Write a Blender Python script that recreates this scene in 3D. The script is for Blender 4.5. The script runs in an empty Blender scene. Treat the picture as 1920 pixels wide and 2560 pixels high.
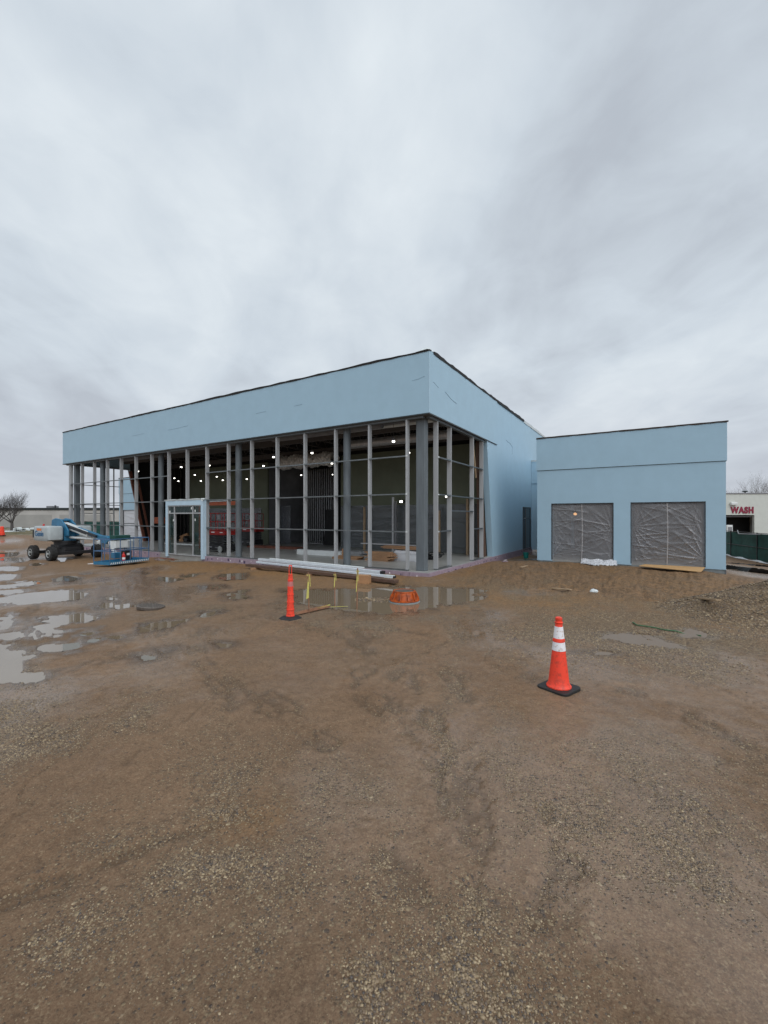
import bpy, math, random
import numpy as np
from mathutils import Matrix, Vector
random.seed(7); rng = np.random.default_rng(7)
S = bpy.context.scene; COL = S.collection
R = math.radians
# ------------------------------------------------------------------ camera
CAMH = 2.15; F = 1072.0; HY = 1290.0; CX = 960.0          # lens in pixels of the 1920x2560 photograph
cd = bpy.data.cameras.new('camera'); cam = bpy.data.objects.new('camera', cd); COL.objects.link(cam)
cam.location = (0, 0, CAMH); cam.rotation_euler = (R(90), 0, 0)
cd.sensor_fit = 'VERTICAL'; cd.sensor_height = 36; cd.lens = 36 * F / 2560; cd.shift_y = (HY - 1280) / 2560
cd.clip_start = .05; cd.clip_end = 3000
S.camera = cam
# ------------------------------------------------------------------ sky, sun, exposure
SUN_EL, SUN_AZ = R(50), R(152)      # azimuth clockwise from +Y (the camera looks along +Y)
w = bpy.data.worlds.new('World'); S.world = w; w.use_nodes = True
nt = w.node_tree; nt.nodes.clear(); N = nt.nodes.new; LK = nt.links.new
def wm(op, a, b=None, c=None):
    n = N('ShaderNodeMath'); n.operation = op
    for i, v in enumerate((a, b, c)):
        if v is None: continue
        if isinstance(v, (int, float)): n.inputs[i].default_value = v
        else: LK(v, n.inputs[i])
    return n.outputs[0]
sky = N('ShaderNodeTexSky'); sky.sky_type = 'NISHITA'; sky.sun_disc = False
sky.sun_elevation = SUN_EL; sky.sun_rotation = SUN_AZ
tc = N('ShaderNodeTexCoord'); sp = N('ShaderNodeSeparateXYZ'); LK(tc.outputs['Generated'], sp.inputs[0])
zz = wm('ADD', wm('MAXIMUM', sp.outputs[2], 0.0), 0.26)
cb = N('ShaderNodeCombineXYZ'); LK(wm('DIVIDE', sp.outputs[0], zz), cb.inputs[0]); LK(wm('DIVIDE', sp.outputs[1], zz), cb.inputs[1])
def wnoise(rot, sc, scale, det, rough, dist=0.0, off=(0, 0, 0)):
    m = N('ShaderNodeMapping'); LK(cb.outputs[0], m.inputs[0]); m.inputs['Rotation'].default_value = (0, 0, R(rot)); m.inputs['Scale'].default_value = sc; m.inputs['Location'].default_value = off
    n = N('ShaderNodeTexNoise'); LK(m.outputs[0], n.inputs[0]); n.inputs['Scale'].default_value = scale; n.inputs['Detail'].default_value = det
    n.inputs['Roughness'].default_value = rough; n.inputs['Distortion'].default_value = dist
    return n.outputs[0]
SX, SY = 3.1, 1.3
n1 = wnoise(30, (1.0, .5, 1), .9, 4, .45, .4, (SX, SY, 0))
n2 = wnoise(30, (1, .6, 1), 2.1, 6, .50, .6, (4.2, 1.0, 0))
n3 = wnoise(10, (1, .9, 1), 5.0, 6, .55, .5, (.3, .3, 0))
v = wm('ADD', wm('ADD', wm('MULTIPLY', n1, .42), wm('MULTIPLY', n2, .40)), wm('MULTIPLY', n3, .18))
wp = N('ShaderNodeVectorMath'); wp.operation = 'ADD'; LK(cb.outputs[0], wp.inputs[0])
wn_ = N('ShaderNodeTexNoise'); wn_.inputs['Scale'].default_value = 1.3; wn_.inputs['Detail'].default_value = 4; LK(cb.outputs[0], wn_.inputs[0])
wv = N('ShaderNodeVectorMath'); wv.operation = 'MULTIPLY_ADD'; LK(wn_.outputs['Color'], wv.inputs[0]); wv.inputs[1].default_value = (.9, .9, 0); wv.inputs[2].default_value = (-.45, -.45, 0); LK(wv.outputs[0], wp.inputs[1])
for px_, py_, rad_, amp_ in ((1900,60,.50,-.055),(1720,330,.40,-.06),(1480,560,.36,-.055),(1330,720,.30,-.045),(150,880,.9,-.05),(60,1100,1.3,-.03),(1700,1010,1.1,-.035),(1150,980,.7,.03),(1080,720,.40,.055),(960,420,.42,.045),(1050,130,.35,.035),(1800,760,.45,.04),(420,500,.5,.02),(100,150,.45,.01),(600,950,.7,.015)):
    q_ = Vector(((px_-CX)/F, 1, (HY-py_)/F)).normalized(); c_ = (q_.x/(q_.z+.26), q_.y/(q_.z+.26), 0)
    ds = N('ShaderNodeVectorMath'); ds.operation = 'DISTANCE'; LK(wp.outputs[0], ds.inputs[0]); ds.inputs[1].default_value = c_
    v = wm('ADD', v, wm('MULTIPLY', wm('EXPONENT', wm('MULTIPLY', wm('POWER', wm('DIVIDE', ds.outputs['Value'], rad_), 2.0), -1.0)), amp_*.42))
rp = N('ShaderNodeValToRGB'); LK(v, rp.inputs[0])
rp.color_ramp.elements[0].position = .385; rp.color_ramp.elements[0].color = (.50, .55, .615, 1)
rp.color_ramp.elements[1].position = .63; rp.color_ramp.elements[1].color = (.80, .865, .915, 1)
e = rp.color_ramp.elements.new(.50); e.color = (.645, .715, .785, 1)
hz = N('ShaderNodeMapRange'); LK(sp.outputs[2], hz.inputs[0]); hz.inputs[1].default_value = .0; hz.inputs[2].default_value = .30; hz.inputs[3].default_value = .6; hz.inputs[4].default_value = 0.0
mx0 = N('ShaderNodeMix'); mx0.data_type = 'RGBA'; LK(hz.outputs[0], mx0.inputs[0]); LK(rp.outputs[0], mx0.inputs[6]); mx0.inputs[7].default_value = (.555, .575, .64, 1)
# the overcast is brighter towards the veiled sun (behind the camera, high up)
sd = (math.sin(SUN_AZ) * math.cos(SUN_EL), math.cos(SUN_AZ) * math.cos(SUN_EL), math.sin(SUN_EL))
dt = N('ShaderNodeVectorMath'); dt.operation = 'DOT_PRODUCT'; LK(tc.outputs['Generated'], dt.inputs[0]); dt.inputs[1].default_value = sd
br = N('ShaderNodeMapRange'); LK(dt.outputs['Value'], br.inputs[0]); br.inputs[1].default_value = .35; br.inputs[2].default_value = 1.0; br.inputs[3].default_value = 1.0; br.inputs[4].default_value = 1.85
vs = N('ShaderNodeVectorMath'); vs.operation = 'SCALE'; LK(mx0.outputs[2], vs.inputs[0]); LK(br.outputs[0], vs.inputs['Scale'])
bg1 = N('ShaderNodeBackground'); LK(sky.outputs[0], bg1.inputs[0]); bg1.inputs[1].default_value = .05
bg2 = N('ShaderNodeBackground'); LK(vs.outputs[0], bg2.inputs[0]); bg2.inputs[1].default_value = 1.0
ms = N('ShaderNodeMixShader'); ms.inputs[0].default_value = .95; LK(bg1.outputs[0], ms.inputs[1]); LK(bg2.outputs[0], ms.inputs[2])
wo = N('ShaderNodeOutputWorld'); LK(ms.outputs[0], wo.inputs[0])
sl = bpy.data.lights.new('sun', 'SUN'); sl.energy = 1.1; sl.angle = R(50); sl.color = (1, .975, .94)
so = bpy.data.objects.new('sun', sl); COL.objects.link(so)
so.rotation_euler = Vector(sd).to_track_quat('Z', 'Y').to_euler()
S.view_settings.view_transform = 'Standard'; S.view_settings.look = 'None'; S.view_settings.exposure = 0; S.view_settings.gamma = 1
S.render.engine = 'CYCLES'
# ------------------------------------------------------------------ placing helpers (world metres)
C0 = np.array([1.62, 15.38])                    # ground point of the showroom's near corner
BA = R(-31.795); ux = np.array([math.cos(BA), math.sin(BA)]); vy = np.array([-ux[1], ux[0]])   # building axes
BROT = Matrix.Rotation(BA, 4, 'Z')
def gp(px, py, z=0.0):                          # point at height z on the sight line of a photo pixel
    Y = F * (CAMH - z) / (py - HY); return ((px - CX) / F * Y, Y, z)
def lw(x, y, z=0.0):                            # building-local to world
    p = C0 + ux * x + vy * y; return (p[0], p[1], z)
def wl(x, y):                                   # world to building-local
    q = np.array([x, y]) - C0; return float(q @ ux), float(q @ vy)
def onv(px, v):                                 # local x where a pixel column meets the plane y=v
    t = (px - CX) / F; P = C0 + v * vy; return -(P[0] - t * P[1]) / (ux[0] - t * ux[1])
def onx(px, X):
    t = (px - CX) / F; P = C0 + X * ux; return (P[0] - t * P[1]) / (t * vy[1] - vy[0])
def gl(px, py, z=.1): return wl(*gp(px, py, z)[:2])
# ------------------------------------------------------------------ mesh helpers
class MB:
    def __init__(s): s.v = []; s.f = []
    def add(s, vs, fs):
        b = len(s.v); s.v += [tuple(p) for p in vs]; s.f += [tuple(i + b for i in f) for f in fs]; return s
    def box(s, x0, x1, y0, y1, z0, z1):
        return s.add([(x0,y0,z0),(x1,y0,z0),(x1,y1,z0),(x0,y1,z0),(x0,y0,z1),(x1,y0,z1),(x1,y1,z1),(x0,y1,z1)],
                     [(0,3,2,1),(4,5,6,7),(0,1,5,4),(1,2,6,5),(2,3,7,6),(3,0,4,7)])
    def obox(s, c, sz, M=None, taper=1.0):
        hx, hy, hz_ = (a / 2 for a in sz); P = []
        for z in (-1, 1):
            k = taper if z > 0 else 1
            for x, y in ((-1,-1),(1,-1),(1,1),(-1,1)):
                p = Vector((x*hx*k, y*hy*k, z*hz_)); P.append(tuple((M @ p if M else p) + Vector(c)))
        return s.add(P, [(0,3,2,1),(4,5,6,7),(0,1,5,4),(1,2,6,5),(2,3,7,6),(3,0,4,7)])
    def bar(s, p0, p1, w_, h_=None, up=(0,0,1)):
        p0 = Vector(p0); p1 = Vector(p1); d = p1 - p0; h_ = h_ or w_
        z = d.normalized(); x = z.cross(Vector(up))
        if x.length < 1e-4: x = z.cross(Vector((1,0,0)))
        x.normalize(); y = x.cross(z)
        P = [tuple(q + x*a*w_/2 + y*b*h_/2) for q in (p0, p1) for a, b in ((-1,-1),(1,-1),(1,1),(-1,1))]
        return s.add(P, [(0,3,2,1),(4,5,6,7),(0,1,5,4),(1,2,6,5),(2,3,7,6),(3,0,4,7)])
    def cyl(s, p0, p1, r0, r1=None, n=16, caps=True):
        p0 = Vector(p0); p1 = Vector(p1); r1 = r0 if r1 is None else r1; z = (p1 - p0).normalized()
        x = z.orthogonal().normalized(); y = z.cross(x); P = []
        for q, r in ((p0, r0), (p1, r1)):
            for i in range(n):
                a = 2*math.pi*i/n; P.append(tuple(q + x*math.cos(a)*r + y*math.sin(a)*r))
        fs = [(i, (i+1) % n, n+(i+1) % n, n+i) for i in range(n)]
        if caps: fs += [tuple(range(n-1,-1,-1)), tuple(range(n, 2*n))]
        return s.add(P, fs)
    def tube(s, pts, r, n=8):
        for a, b in zip(pts[:-1], pts[1:]): s.cyl(a, b, r, r, n)
        return s
    def lathe(s, prof, c=(0,0,0), n=32, M=None, cap=True):
        P = []
        for r, z in prof:
            for i in range(n):
                a = 2*math.pi*i/n; p = Vector((r*math.cos(a), r*math.sin(a), z))
                P.append(tuple((M @ p if M else p) + Vector(c)))
        fs = [(k*n+i, k*n+(i+1) % n, (k+1)*n+(i+1) % n, (k+1)*n+i) for k in range(len(prof)-1) for i in range(n)]
        if cap: fs += [tuple(range(n-1,-1,-1)), tuple(range((len(prof)-1)*n, len(prof)*n))]
        return s.add(P, fs)
    def prism(s, poly, axis, a0, a1):           # poly: 2-D points in the two other axes
        n = len(poly)
        def mk(a, p): return (a, p[0], p[1]) if axis == 'x' else (p[0], a, p[1]) if axis == 'y' else (p[0], p[1], a)
        P = [mk(a0, p) for p in poly] + [mk(a1, p) for p in poly]
        return s.add(P, [tuple(range(n-1,-1,-1)), tuple(range(n, 2*n))] + [(i, (i+1) % n, n+(i+1) % n, n+i) for i in range(n)])
    def grid(s, fn, nu, nv):
        P = [fn(i/nu, j/nv) for j in range(nv+1) for i in range(nu+1)]
        return s.add(P, [(j*(nu+1)+i, j*(nu+1)+i+1, (j+1)*(nu+1)+i+1, (j+1)*(nu+1)+i) for j in range(nv) for i in range(nu)])
def link(name, me, m, parent):
    o = bpy.data.objects.new(name, me); COL.objects.link(o)
    if m: me.materials.append(m)
    if parent: o.parent = parent
    return o
def obj(name, mb, m, parent=None, smooth=False, bevel=0, label=None):
    me = bpy.data.meshes.new(name); me.from_pydata(mb.v, [], mb.f)
    import bmesh
    bm = bmesh.new(); bm.from_mesh(me); bmesh.ops.recalc_face_normals(bm, faces=bm.faces); bm.to_mesh(me); bm.free()
    if smooth:
        me.polygons.foreach_set('use_smooth', [True]*len(me.polygons))
        try: me.set_sharp_from_angle(angle=R(38))
        except Exception: pass
    o = link(name, me, m, parent)
    if bevel:
        b = o.modifiers.new('bevel', 'BEVEL'); b.width = bevel; b.segments = 2; b.limit_method = 'ANGLE'
    if label: o['label'] = label
    return o
def tag(o, label, cat=None, group=None, kind=None):
    o['label'] = label
    if cat: o['category'] = cat
    if group: o['group'] = group
    if kind: o['kind'] = kind
    return o
def thing(name, label, cat, loc=(0,0,0), rot=0, group=None):
    o = bpy.data.objects.new(name, None); COL.objects.link(o); o.location = loc; o.rotation_euler = (0,0,rot)
    return tag(o, label, cat, group)
def dup(root, loc, rot, label, group=None):
    r = root.copy(); COL.objects.link(r); r.location = loc; r.rotation_euler = (0,0,rot); r['label'] = label
    if group: r['group'] = group
    for ch in list(root.children):
        c = ch.copy(); COL.objects.link(c); c.parent = r
        for g in list(ch.children):
            d = g.copy(); COL.objects.link(d); d.parent = c
    return r
def text(name, body, size, m, parent, M, depth=.004, sx=1.0, bold=0.0, space=1.0):
    cu = bpy.data.curves.new('t', 'FONT'); cu.body = body; cu.size = size; cu.extrude = depth; cu.align_x = 'CENTER'; cu.align_y = 'CENTER'; cu.offset = bold; cu.space_character = space
    t = bpy.data.objects.new('t', cu); COL.objects.link(t); bpy.context.view_layer.update()
    me = bpy.data.meshes.new_from_object(t.evaluated_get(bpy.context.evaluated_depsgraph_get()))
    bpy.data.objects.remove(t); me.transform(M @ Matrix.Diagonal((sx,1,1,1))); me.materials.clear()
    return link(name, me, m, parent)
# ------------------------------------------------------------------ materials
def mat(name, col, rough=.6, metal=0.0, var=.12, scale=6.0, bump=.0, bscale=40.0, spec=.5, col2=None, thr=None, alpha=1.0, stretch=(1,1,1), emit=None):
    m = bpy.data.materials.new(name); m.use_nodes = True; t = m.node_tree; b = t.nodes['Principled BSDF']
    tcn = t.nodes.new('ShaderNodeTexCoord'); mp = t.nodes.new('ShaderNodeMapping'); mp.inputs['Scale'].default_value = stretch
    t.links.new(tcn.outputs['Object'], mp.inputs[0])
    n = t.nodes.new('ShaderNodeTexNoise'); n.inputs['Scale'].default_value = scale; n.inputs['Detail'].default_value = 6; n.inputs['Roughness'].default_value = .6
    t.links.new(mp.outputs[0], n.inputs[0])
    r = t.nodes.new('ShaderNodeValToRGB'); t.links.new(n.outputs[0], r.inputs[0])
    c1 = [max(0, c*(1-var)) for c in col] + [1]; c2 = ([min(1, c*(1+var)) for c in col] if col2 is None else list(col2)) + [1]
    r.color_ramp.elements[0].color = c1 if col2 is None else list(col) + [1]; r.color_ramp.elements[1].color = c2
    a, z = thr if thr else (.3, .7); r.color_ramp.elements[0].position = a; r.color_ramp.elements[1].position = z
    t.links.new(r.outputs[0], b.inputs['Base Color'])
    b.inputs['Roughness'].default_value = rough; b.inputs['Metallic'].default_value = metal; b.inputs['Specular IOR Level'].default_value = spec
    b.inputs['Alpha'].default_value = alpha
    if bump:
        n2_ = t.nodes.new('ShaderNodeTexNoise'); n2_.inputs['Scale'].default_value = bscale; n2_.inputs['Detail'].default_value = 4; t.links.new(mp.outputs[0], n2_.inputs[0])
        bp = t.nodes.new('ShaderNodeBump'); bp.inputs['Strength'].default_value = bump; bp.inputs['Distance'].default_value = .02
        t.links.new(n2_.outputs[0], bp.inputs['Height']); t.links.new(bp.outputs[0], b.inputs['Normal'])
    if emit: b.inputs['Emission Color'].default_value = (*emit[0], 1); b.inputs['Emission Strength'].default_value = emit[1]
    return m
M = dict(
 blue=mat('blue_membrane', (.348,.505,.612), .5, var=.035, scale=1.6, bump=.10, bscale=5),
 blue2=mat('blue_membrane_jamb', (.47,.61,.71), .5, var=.06, scale=4, bump=.1, bscale=12),
 rooffelt=mat('roof_felt', (.018,.017,.017), .7, var=.3, bump=.5, bscale=12),
 roofwhite=mat('white_membrane', (.62,.66,.66), .45, var=.1, bump=.3, bscale=10),
 soffit=mat('soffit_grey', (.11,.105,.10), .6, var=.15),
 drip=mat('drip_and_shadow_edge', (.018,.022,.022), .4),
 pink=mat('foam_board', (.30,.225,.27), .75, var=.2, scale=5, bump=.15, bscale=30),
 print=mat('foam_print', (.06,.04,.09), .8), disc=mat('fastener_disc', (.75,.72,.72), .6),
 concrete=mat('concrete', (.30,.29,.27), .5, var=.22, scale=1.3, bump=.15, bscale=25),
 slabm=mat('slab_concrete', (.33,.325,.305), .35, var=.16, scale=.9, bump=.05, bscale=25),
 plinth=mat('plinth_concrete', (.20,.22,.225), .7, var=.15, scale=4, bump=.3),
 alum=mat('mill_aluminium', (.41,.415,.42), .5, metal=.2, var=.1, scale=3, stretch=(4,4,.4)),
 rail=mat('rail_aluminium', (.17,.185,.19), .4, metal=.6, var=.2, scale=5),
 steel=mat('primed_steel', (.13,.148,.16), .55, metal=.1, var=.16, scale=2.5, bump=.06, stretch=(3,3,.5)),
 olive=mat('green_drywall', (.15,.165,.115), .8, var=.12, scale=1.2),
 dark=mat('unlit_interior', (.016,.016,.015), .9, var=.3, scale=2),  # near-black colour stands in for unlit interior
 deck=mat('roof_deck', (.34,.33,.32), .7, var=.3, scale=3, stretch=(1,8,1)),
 joist=mat('joist_steel', (.10,.09,.085), .6, var=.2),
 foil=mat('foil_duct', (.75,.73,.70), .35, metal=.25, var=.3, scale=9, bump=1.0, bscale=9),
 stud=mat('galvanised_stud', (.46,.46,.47), .4, metal=.5, var=.2, scale=8),
 gwall=mat('grey_drywall', (.2,.2,.21), .8, var=.15, scale=2),
 wood=mat('brown_wood', (.10,.055,.036), .75, var=.35, scale=6, bump=.2, stretch=(1,1,8)),
 pine=mat('pine_board', (.36,.25,.15), .7, var=.2, scale=5, bump=.2),
 lumber=mat('stacked_lumber', (.36,.20,.105), .75, var=.45, scale=9, bump=.4, bscale=20, stretch=(.4,6,9)),
 redwood=mat('reddish_lumber', (.22,.08,.05), .75, var=.4, scale=8, bump=.3),
 ply=mat('plywood', (.50,.30,.13), .6, var=.22, scale=3, bump=.15, bscale=30, stretch=(1,6,1)),
 white=mat('white_paint', (.66,.68,.67), .35, var=.06, scale=3),
 hood=mat('hood_paint', (.38,.415,.42), .38, var=.12, scale=3),
 black=mat('black_rubber', (.014,.014,.014), .6, var=.3, bump=.3),
 blackm=mat('black_metal', (.018,.018,.02), .45, var=.3, bump=.2),
 tyre=mat('tyre_rubber', (.017,.016,.015), .8, var=.4, scale=20, bump=.6),
 rim=mat('wheel_rim', (.36,.37,.36), .5, var=.15),
 mblue=mat('machine_blue', (.025,.15,.27), .42, var=.16, scale=5),
 rblue=mat('rail_blue', (.055,.125,.24), .45, var=.16, scale=5),
 red=mat('lift_red', (.30,.014,.012), .5, var=.15), orangesteel=mat('orange_steel', (.42,.09,.03), .55, var=.2),
 cone=mat('cone_plastic', (.88,.060,.026), .5, col2=(.36,.045,.025), thr=(.50,.74), scale=17, bump=.08),
 conew=mat('cone_sleeve', (.80,.78,.80), .4, col2=(.47,.33,.24), thr=(.56,.70), scale=26),
 orange=mat('riser_orange', (.50,.095,.012), .45, col2=(.14,.03,.012), thr=(.42,.70), scale=7),
 iron=mat('cast_iron', (.12,.10,.085), .5, metal=.2, var=.35, scale=14, bump=.5),
 stake=mat('stake_wood', (.25,.125,.07), .7, var=.3, scale=12),
 ribbon=mat('ribbon_yellow', (.52,.48,.12), .5, var=.08),
 card=mat('cardboard', (.38,.20,.095), .8, var=.12, scale=6),
 tan=mat('white_sleeve', (.62,.66,.70), .35, var=.1, scale=6, bump=.2),
 teal=mat('teal_plastic', (.012,.25,.21), .4), green=mat('green_screen', (.010,.060,.048), .85, var=.35, scale=2.2, bump=.3, bscale=6),
 greenhose=mat('green_strap', (.04,.12,.05), .5),
 bark=mat('bark', (.085,.075,.072), .9, var=.3, scale=20),
 bark2=mat('pale_bark', (.22,.205,.20), .9, var=.3, scale=20),
 precast=mat('precast_wall', (.42,.395,.37), .8, var=.10, scale=.3), precast2=mat('precast_panel', (.32,.305,.285), .8, var=.1, scale=.4),
 stucco=mat('pale_stucco', (.56,.575,.53), .8, var=.05, scale=2), maroon=mat('maroon_letters', (.23,.012,.04), .4),
 glass=None, grass=mat('dormant_grass', (.11,.10,.045), .9, var=.4, scale=1.5, bump=.5),
 dirt=mat('dirt_berm', (.12,.078,.052), .85, var=.4, scale=2.5, bump=.8, bscale=8),
 lampglow=mat('lamp_glow', (1,1,.95), .4, emit=((1,.97,.88), 5)), warmglow=mat('warm_lamp', (1,.8,.5), .4, emit=((1,.5,.18), .9)),
 snow=mat('old_snow', (.62,.65,.66), .6, var=.12, bump=.4), darkpanel=mat('black_panel', (.008,.008,.009), .7),
 sticker=mat('sticker', (.8,.8,.78), .5), ext=mat('extinguisher_red', (.55,.02,.015), .35), decal=mat('decal_orange', (.75,.20,.04), .5), dblue=mat('decal_blue', (.03,.13,.27), .5),
)
gm = bpy.data.materials.new('window_glass'); gm.use_nodes = True; b = gm.node_tree.nodes['Principled BSDF']
b.inputs['Base Color'].default_value = (.02,.045,.04,1); b.inputs['Roughness'].default_value = .04; b.inputs['Alpha'].default_value = .45; M['glass'] = gm
def film_mat(name, alpha, col):
    m = bpy.data.materials.new(name); m.use_nodes = True; t = m.node_tree; b = t.nodes['Principled BSDF']
    b.inputs['Base Color'].default_value = (*col, 1); b.inputs['Roughness'].default_value = .2; b.inputs['Specular IOR Level'].default_value = .7
    lw_ = t.nodes.new('ShaderNodeLayerWeight'); lw_.inputs[0].default_value = .35
    mr = t.nodes.new('ShaderNodeMapRange'); t.links.new(lw_.outputs['Facing'], mr.inputs[0]); mr.inputs[3].default_value = alpha; mr.inputs[4].default_value = min(1, alpha + .5)
    t.links.new(mr.outputs[0], b.inputs['Alpha'])
    tcn = t.nodes.new('ShaderNodeTexCoord'); n = t.nodes.new('ShaderNodeTexNoise'); n.inputs['Scale'].default_value = 7; n.inputs['Detail'].default_value = 5; n.inputs['Distortion'].default_value = 1.5
    mp = t.nodes.new('ShaderNodeMapping'); mp.inputs['Scale'].default_value = (.6, 1, 2.2); t.links.new(tcn.outputs['Object'], mp.inputs[0]); t.links.new(mp.outputs[0], n.inputs[0])
    bp = t.nodes.new('ShaderNodeBump'); bp.inputs['Strength'].default_value = .06; bp.inputs['Distance'].default_value = .03; t.links.new(n.outputs[0], bp.inputs['Height']); t.links.new(bp.outputs[0], b.inputs['Normal'])
    return m
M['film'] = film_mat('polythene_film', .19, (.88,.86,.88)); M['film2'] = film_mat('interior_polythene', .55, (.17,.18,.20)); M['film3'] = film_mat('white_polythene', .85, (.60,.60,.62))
# ------------------------------------------------------------------ ground heights
def hash2(ix, iy, s):
    n = (ix.astype(np.int64)*374761393 + iy.astype(np.int64)*668265263 + s*974634777) & 0x7fffffff
    n = ((n ^ (n >> 13)) * 1274126177) & 0x7fffffff; return ((n ^ (n >> 16)) & 0xffff) / 65535.0
def vnoise(x, y, s=0):
    ix = np.floor(x); iy = np.floor(y); fx = x-ix; fy = y-iy; fx = fx*fx*fx*(fx*(fx*6-15)+10); fy = fy*fy*fy*(fy*(fy*6-15)+10)
    a = hash2(ix,iy,s); b_ = hash2(ix+1,iy,s); c = hash2(ix,iy+1,s); d = hash2(ix+1,iy+1,s)
    return (a+(b_-a)*fx)*(1-fy) + (c+(d-c)*fx)*fy - .5
def fbm(x, y, o=4, s=0, g=.5):
    r = 0; a = 1.0
    for k in range(o): r = r + a*vnoise(x*2**k+17.3*k, y*2**k-9.1*k, s+k); a *= g
    return r
def sst(a, b_, x): t = np.clip((x-a)/(b_-a), 0, 1); return t*t*(3-2*t)
CP = np.array([(0,0,0),(0,8,0),(1.6,14.6,-.06),(-8,20.5,-.12),(-14,24,-.25),(-18,23,-.25),(-19,26,-.3),(-23,29,-.38),(-8,10,0),(8,19.5,.0),(10.5,17.8,.05),(12.2,16.9,.0),(14.3,16.2,-.26),(18,20,-.5),
  (22,30,-.8),(24,26.5,-.83),(20,17,-.45),(40,30,-.9),(-60,90,-.5),(0,60,-.45),(60,90,-.9),(-30,12,-.1),(-10,3,0),(10,3,0),(6,9,.0),(-40,40,-.4),(0,-15,0),(12,8,-.05),(9,16.5,-.04),(-30,30,-.35),(6,25,-.3),(0,200,-.6),(200,100,-1),(-200,100,-.6)], float)
def base_h(x, y):
    x = np.asarray(x, float); y = np.asarray(y, float); wsum = 0; h = 0
    for cx, cy, cz in CP:
        w_ = 1/((x-cx)**2 + (y-cy)**2 + 2.5)**1.6; wsum = wsum + w_; h = h + w_*cz
    return h/wsum
def pz(l, sx, ox, oy): return [(ox+a*sx, oy+b_*sx) for a, b_ in l]
A7 = (.3617, 0, 1340); A6 = (.3617, 660, 1380); A8 = (.4039, 1250, 1420)
PUD = [
 pz([(-150,745),(0,752),(40,770),(90,800),(190,830),(215,880),(210,940),(180,990),(100,1015),(-150,1030)], *A7),
 pz([(-200,440),(0,430),(120,410),(230,395),(330,382),(450,377),(560,380),(592,412),(560,430),(420,445),(260,462),(120,467),(0,468),(-200,480)], *A7),
 pz([(-150,385),(0,380),(90,375),(190,379),(150,392),(60,402),(-150,408)], *A7),
 pz([(238,568),(330,550),(460,540),(560,528),(690,538),(703,548),(600,575),(520,594),(440,600),(370,602),(345,650),(372,690),(290,698),(285,640),(300,605),(250,597)], *A7),
 pz([(12,572),(60,542),(112,545),(100,590),(80,632),(60,670),(95,705),(15,712),(25,640)], *A7),
 pz([(283,778),(350,745),(412,740),(480,745),(470,795),(410,806),(340,806)], *A7),
 pz([(555,658),(640,645),(655,662),(600,690)], *A7), pz([(603,717),(690,698),(700,715),(650,737)], *A7), pz([(752,697),(862,692),(812,714)], *A7),
 pz([(988,606),(1080,592),(1235,587),(1190,627),(1100,643),(993,642)], *A7), pz([(1378,528),(1507,517),(1506,541),(1400,549)], *A7),
 pz([(922,822),(1062,806),(1052,842),(960,853)], *A7), pz([(1060,792),(1165,785),(1150,812),(1090,815)], *A7),
 pz([(650,490),(720,462),(860,464),(1000,462),(960,478),(870,492),(760,502),(650,502)], *A7), pz([(732,420),(805,410),(790,431),(738,433)], *A7), pz([(370,655),(540,648),(520,662),(380,672)], *A7),
 pz([(-100,108),(0,102),(90,100),(150,118),(60,132),(-100,138)], *A7), pz([(20,152),(110,144),(200,158),(150,172),(60,170)], *A7), pz([(150,92),(250,84),(300,90),(200,99)], *A7),
 pz([(-100,215),(60,205),(190,215),(130,230),(-100,236)], *A7), pz([(-100,268),(20,258),(105,264),(60,290),(-100,300)], *A7),
 pz([(60,318),(150,310),(130,322),(70,324)], *A7), pz([(-60,345),(90,335),(220,316),(225,326),(110,348),(-60,364)], *A7), pz([(215,188),(290,184),(280,199),(220,201)], *A7),
 pz([(385,168),(400,152),(470,150),(465,165),(420,176)], *A7), pz([(570,250),(612,246),(600,262),(580,262)], *A7), pz([(390,290),(460,278),(540,286),(500,300),(400,302)], *A7),
 pz([(940,250),(1050,246),(1010,258)], *A7), pz([(1255,264),(1350,262),(1330,276),(1270,276)], *A7), pz([(1100,286),(1250,298),(1200,306),(1110,298)], *A7), pz([(1480,283),(1560,262),(1700,258),(1700,288),(1560,292)], *A7),
 pz([(1420,345),(1550,340),(1545,360),(1440,358)], *A7), pz([(1510,742),(1605,745),(1580,762),(1530,764)], *A7), pz([(1560,400),(1680,380),(1700,430),(1600,436)], *A7),
 pz([(60,480),(200,490),(420,478),(640,470),(660,476),(420,492),(200,500),(60,492)], .2893, 380, 1256),
 pz([(195,275),(300,262),(440,262),(640,258),(830,262),(1000,252),(1100,250),(1350,254),(1495,262),(1502,300),(1440,342),(1230,350),(1190,388),(1080,388),(900,408),(700,416),(560,410),(470,388),(240,357),(205,335)], *A6),
 pz([(110,262),(180,264),(170,276),(120,274)], *A6),
 pz([(690,402),(850,405),(960,440),(1080,475),(1000,492),(850,462),(700,432)], *A8), pz([(1110,392),(1200,386),(1270,397),(1275,422),(1150,417)], *A8), pz([(540,520),(640,512),(690,524),(600,536)], *A8),
 [(935,1300+168),(1000,1464),(1050,1470),(980,1478)] ]
PUD = [[gp(px, py, 0)[:2] for px, py in P] for P in PUD]
PL = []
for P in PUD:       # one more pass so that outlines sit right on the sloping ground
    Q = []
    for x, y in P:
        z = float(base_h(x, y)); k = (CAMH - z)/CAMH; Q.append((x*k, y*k))
    A = np.array(Q); PL.append(A)
PLEV = [float(base_h(*A.mean(0))) - .012 for A in PL]
MILKY = (len(PL)-4, len(PL)-3, len(PL)-2)
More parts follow.
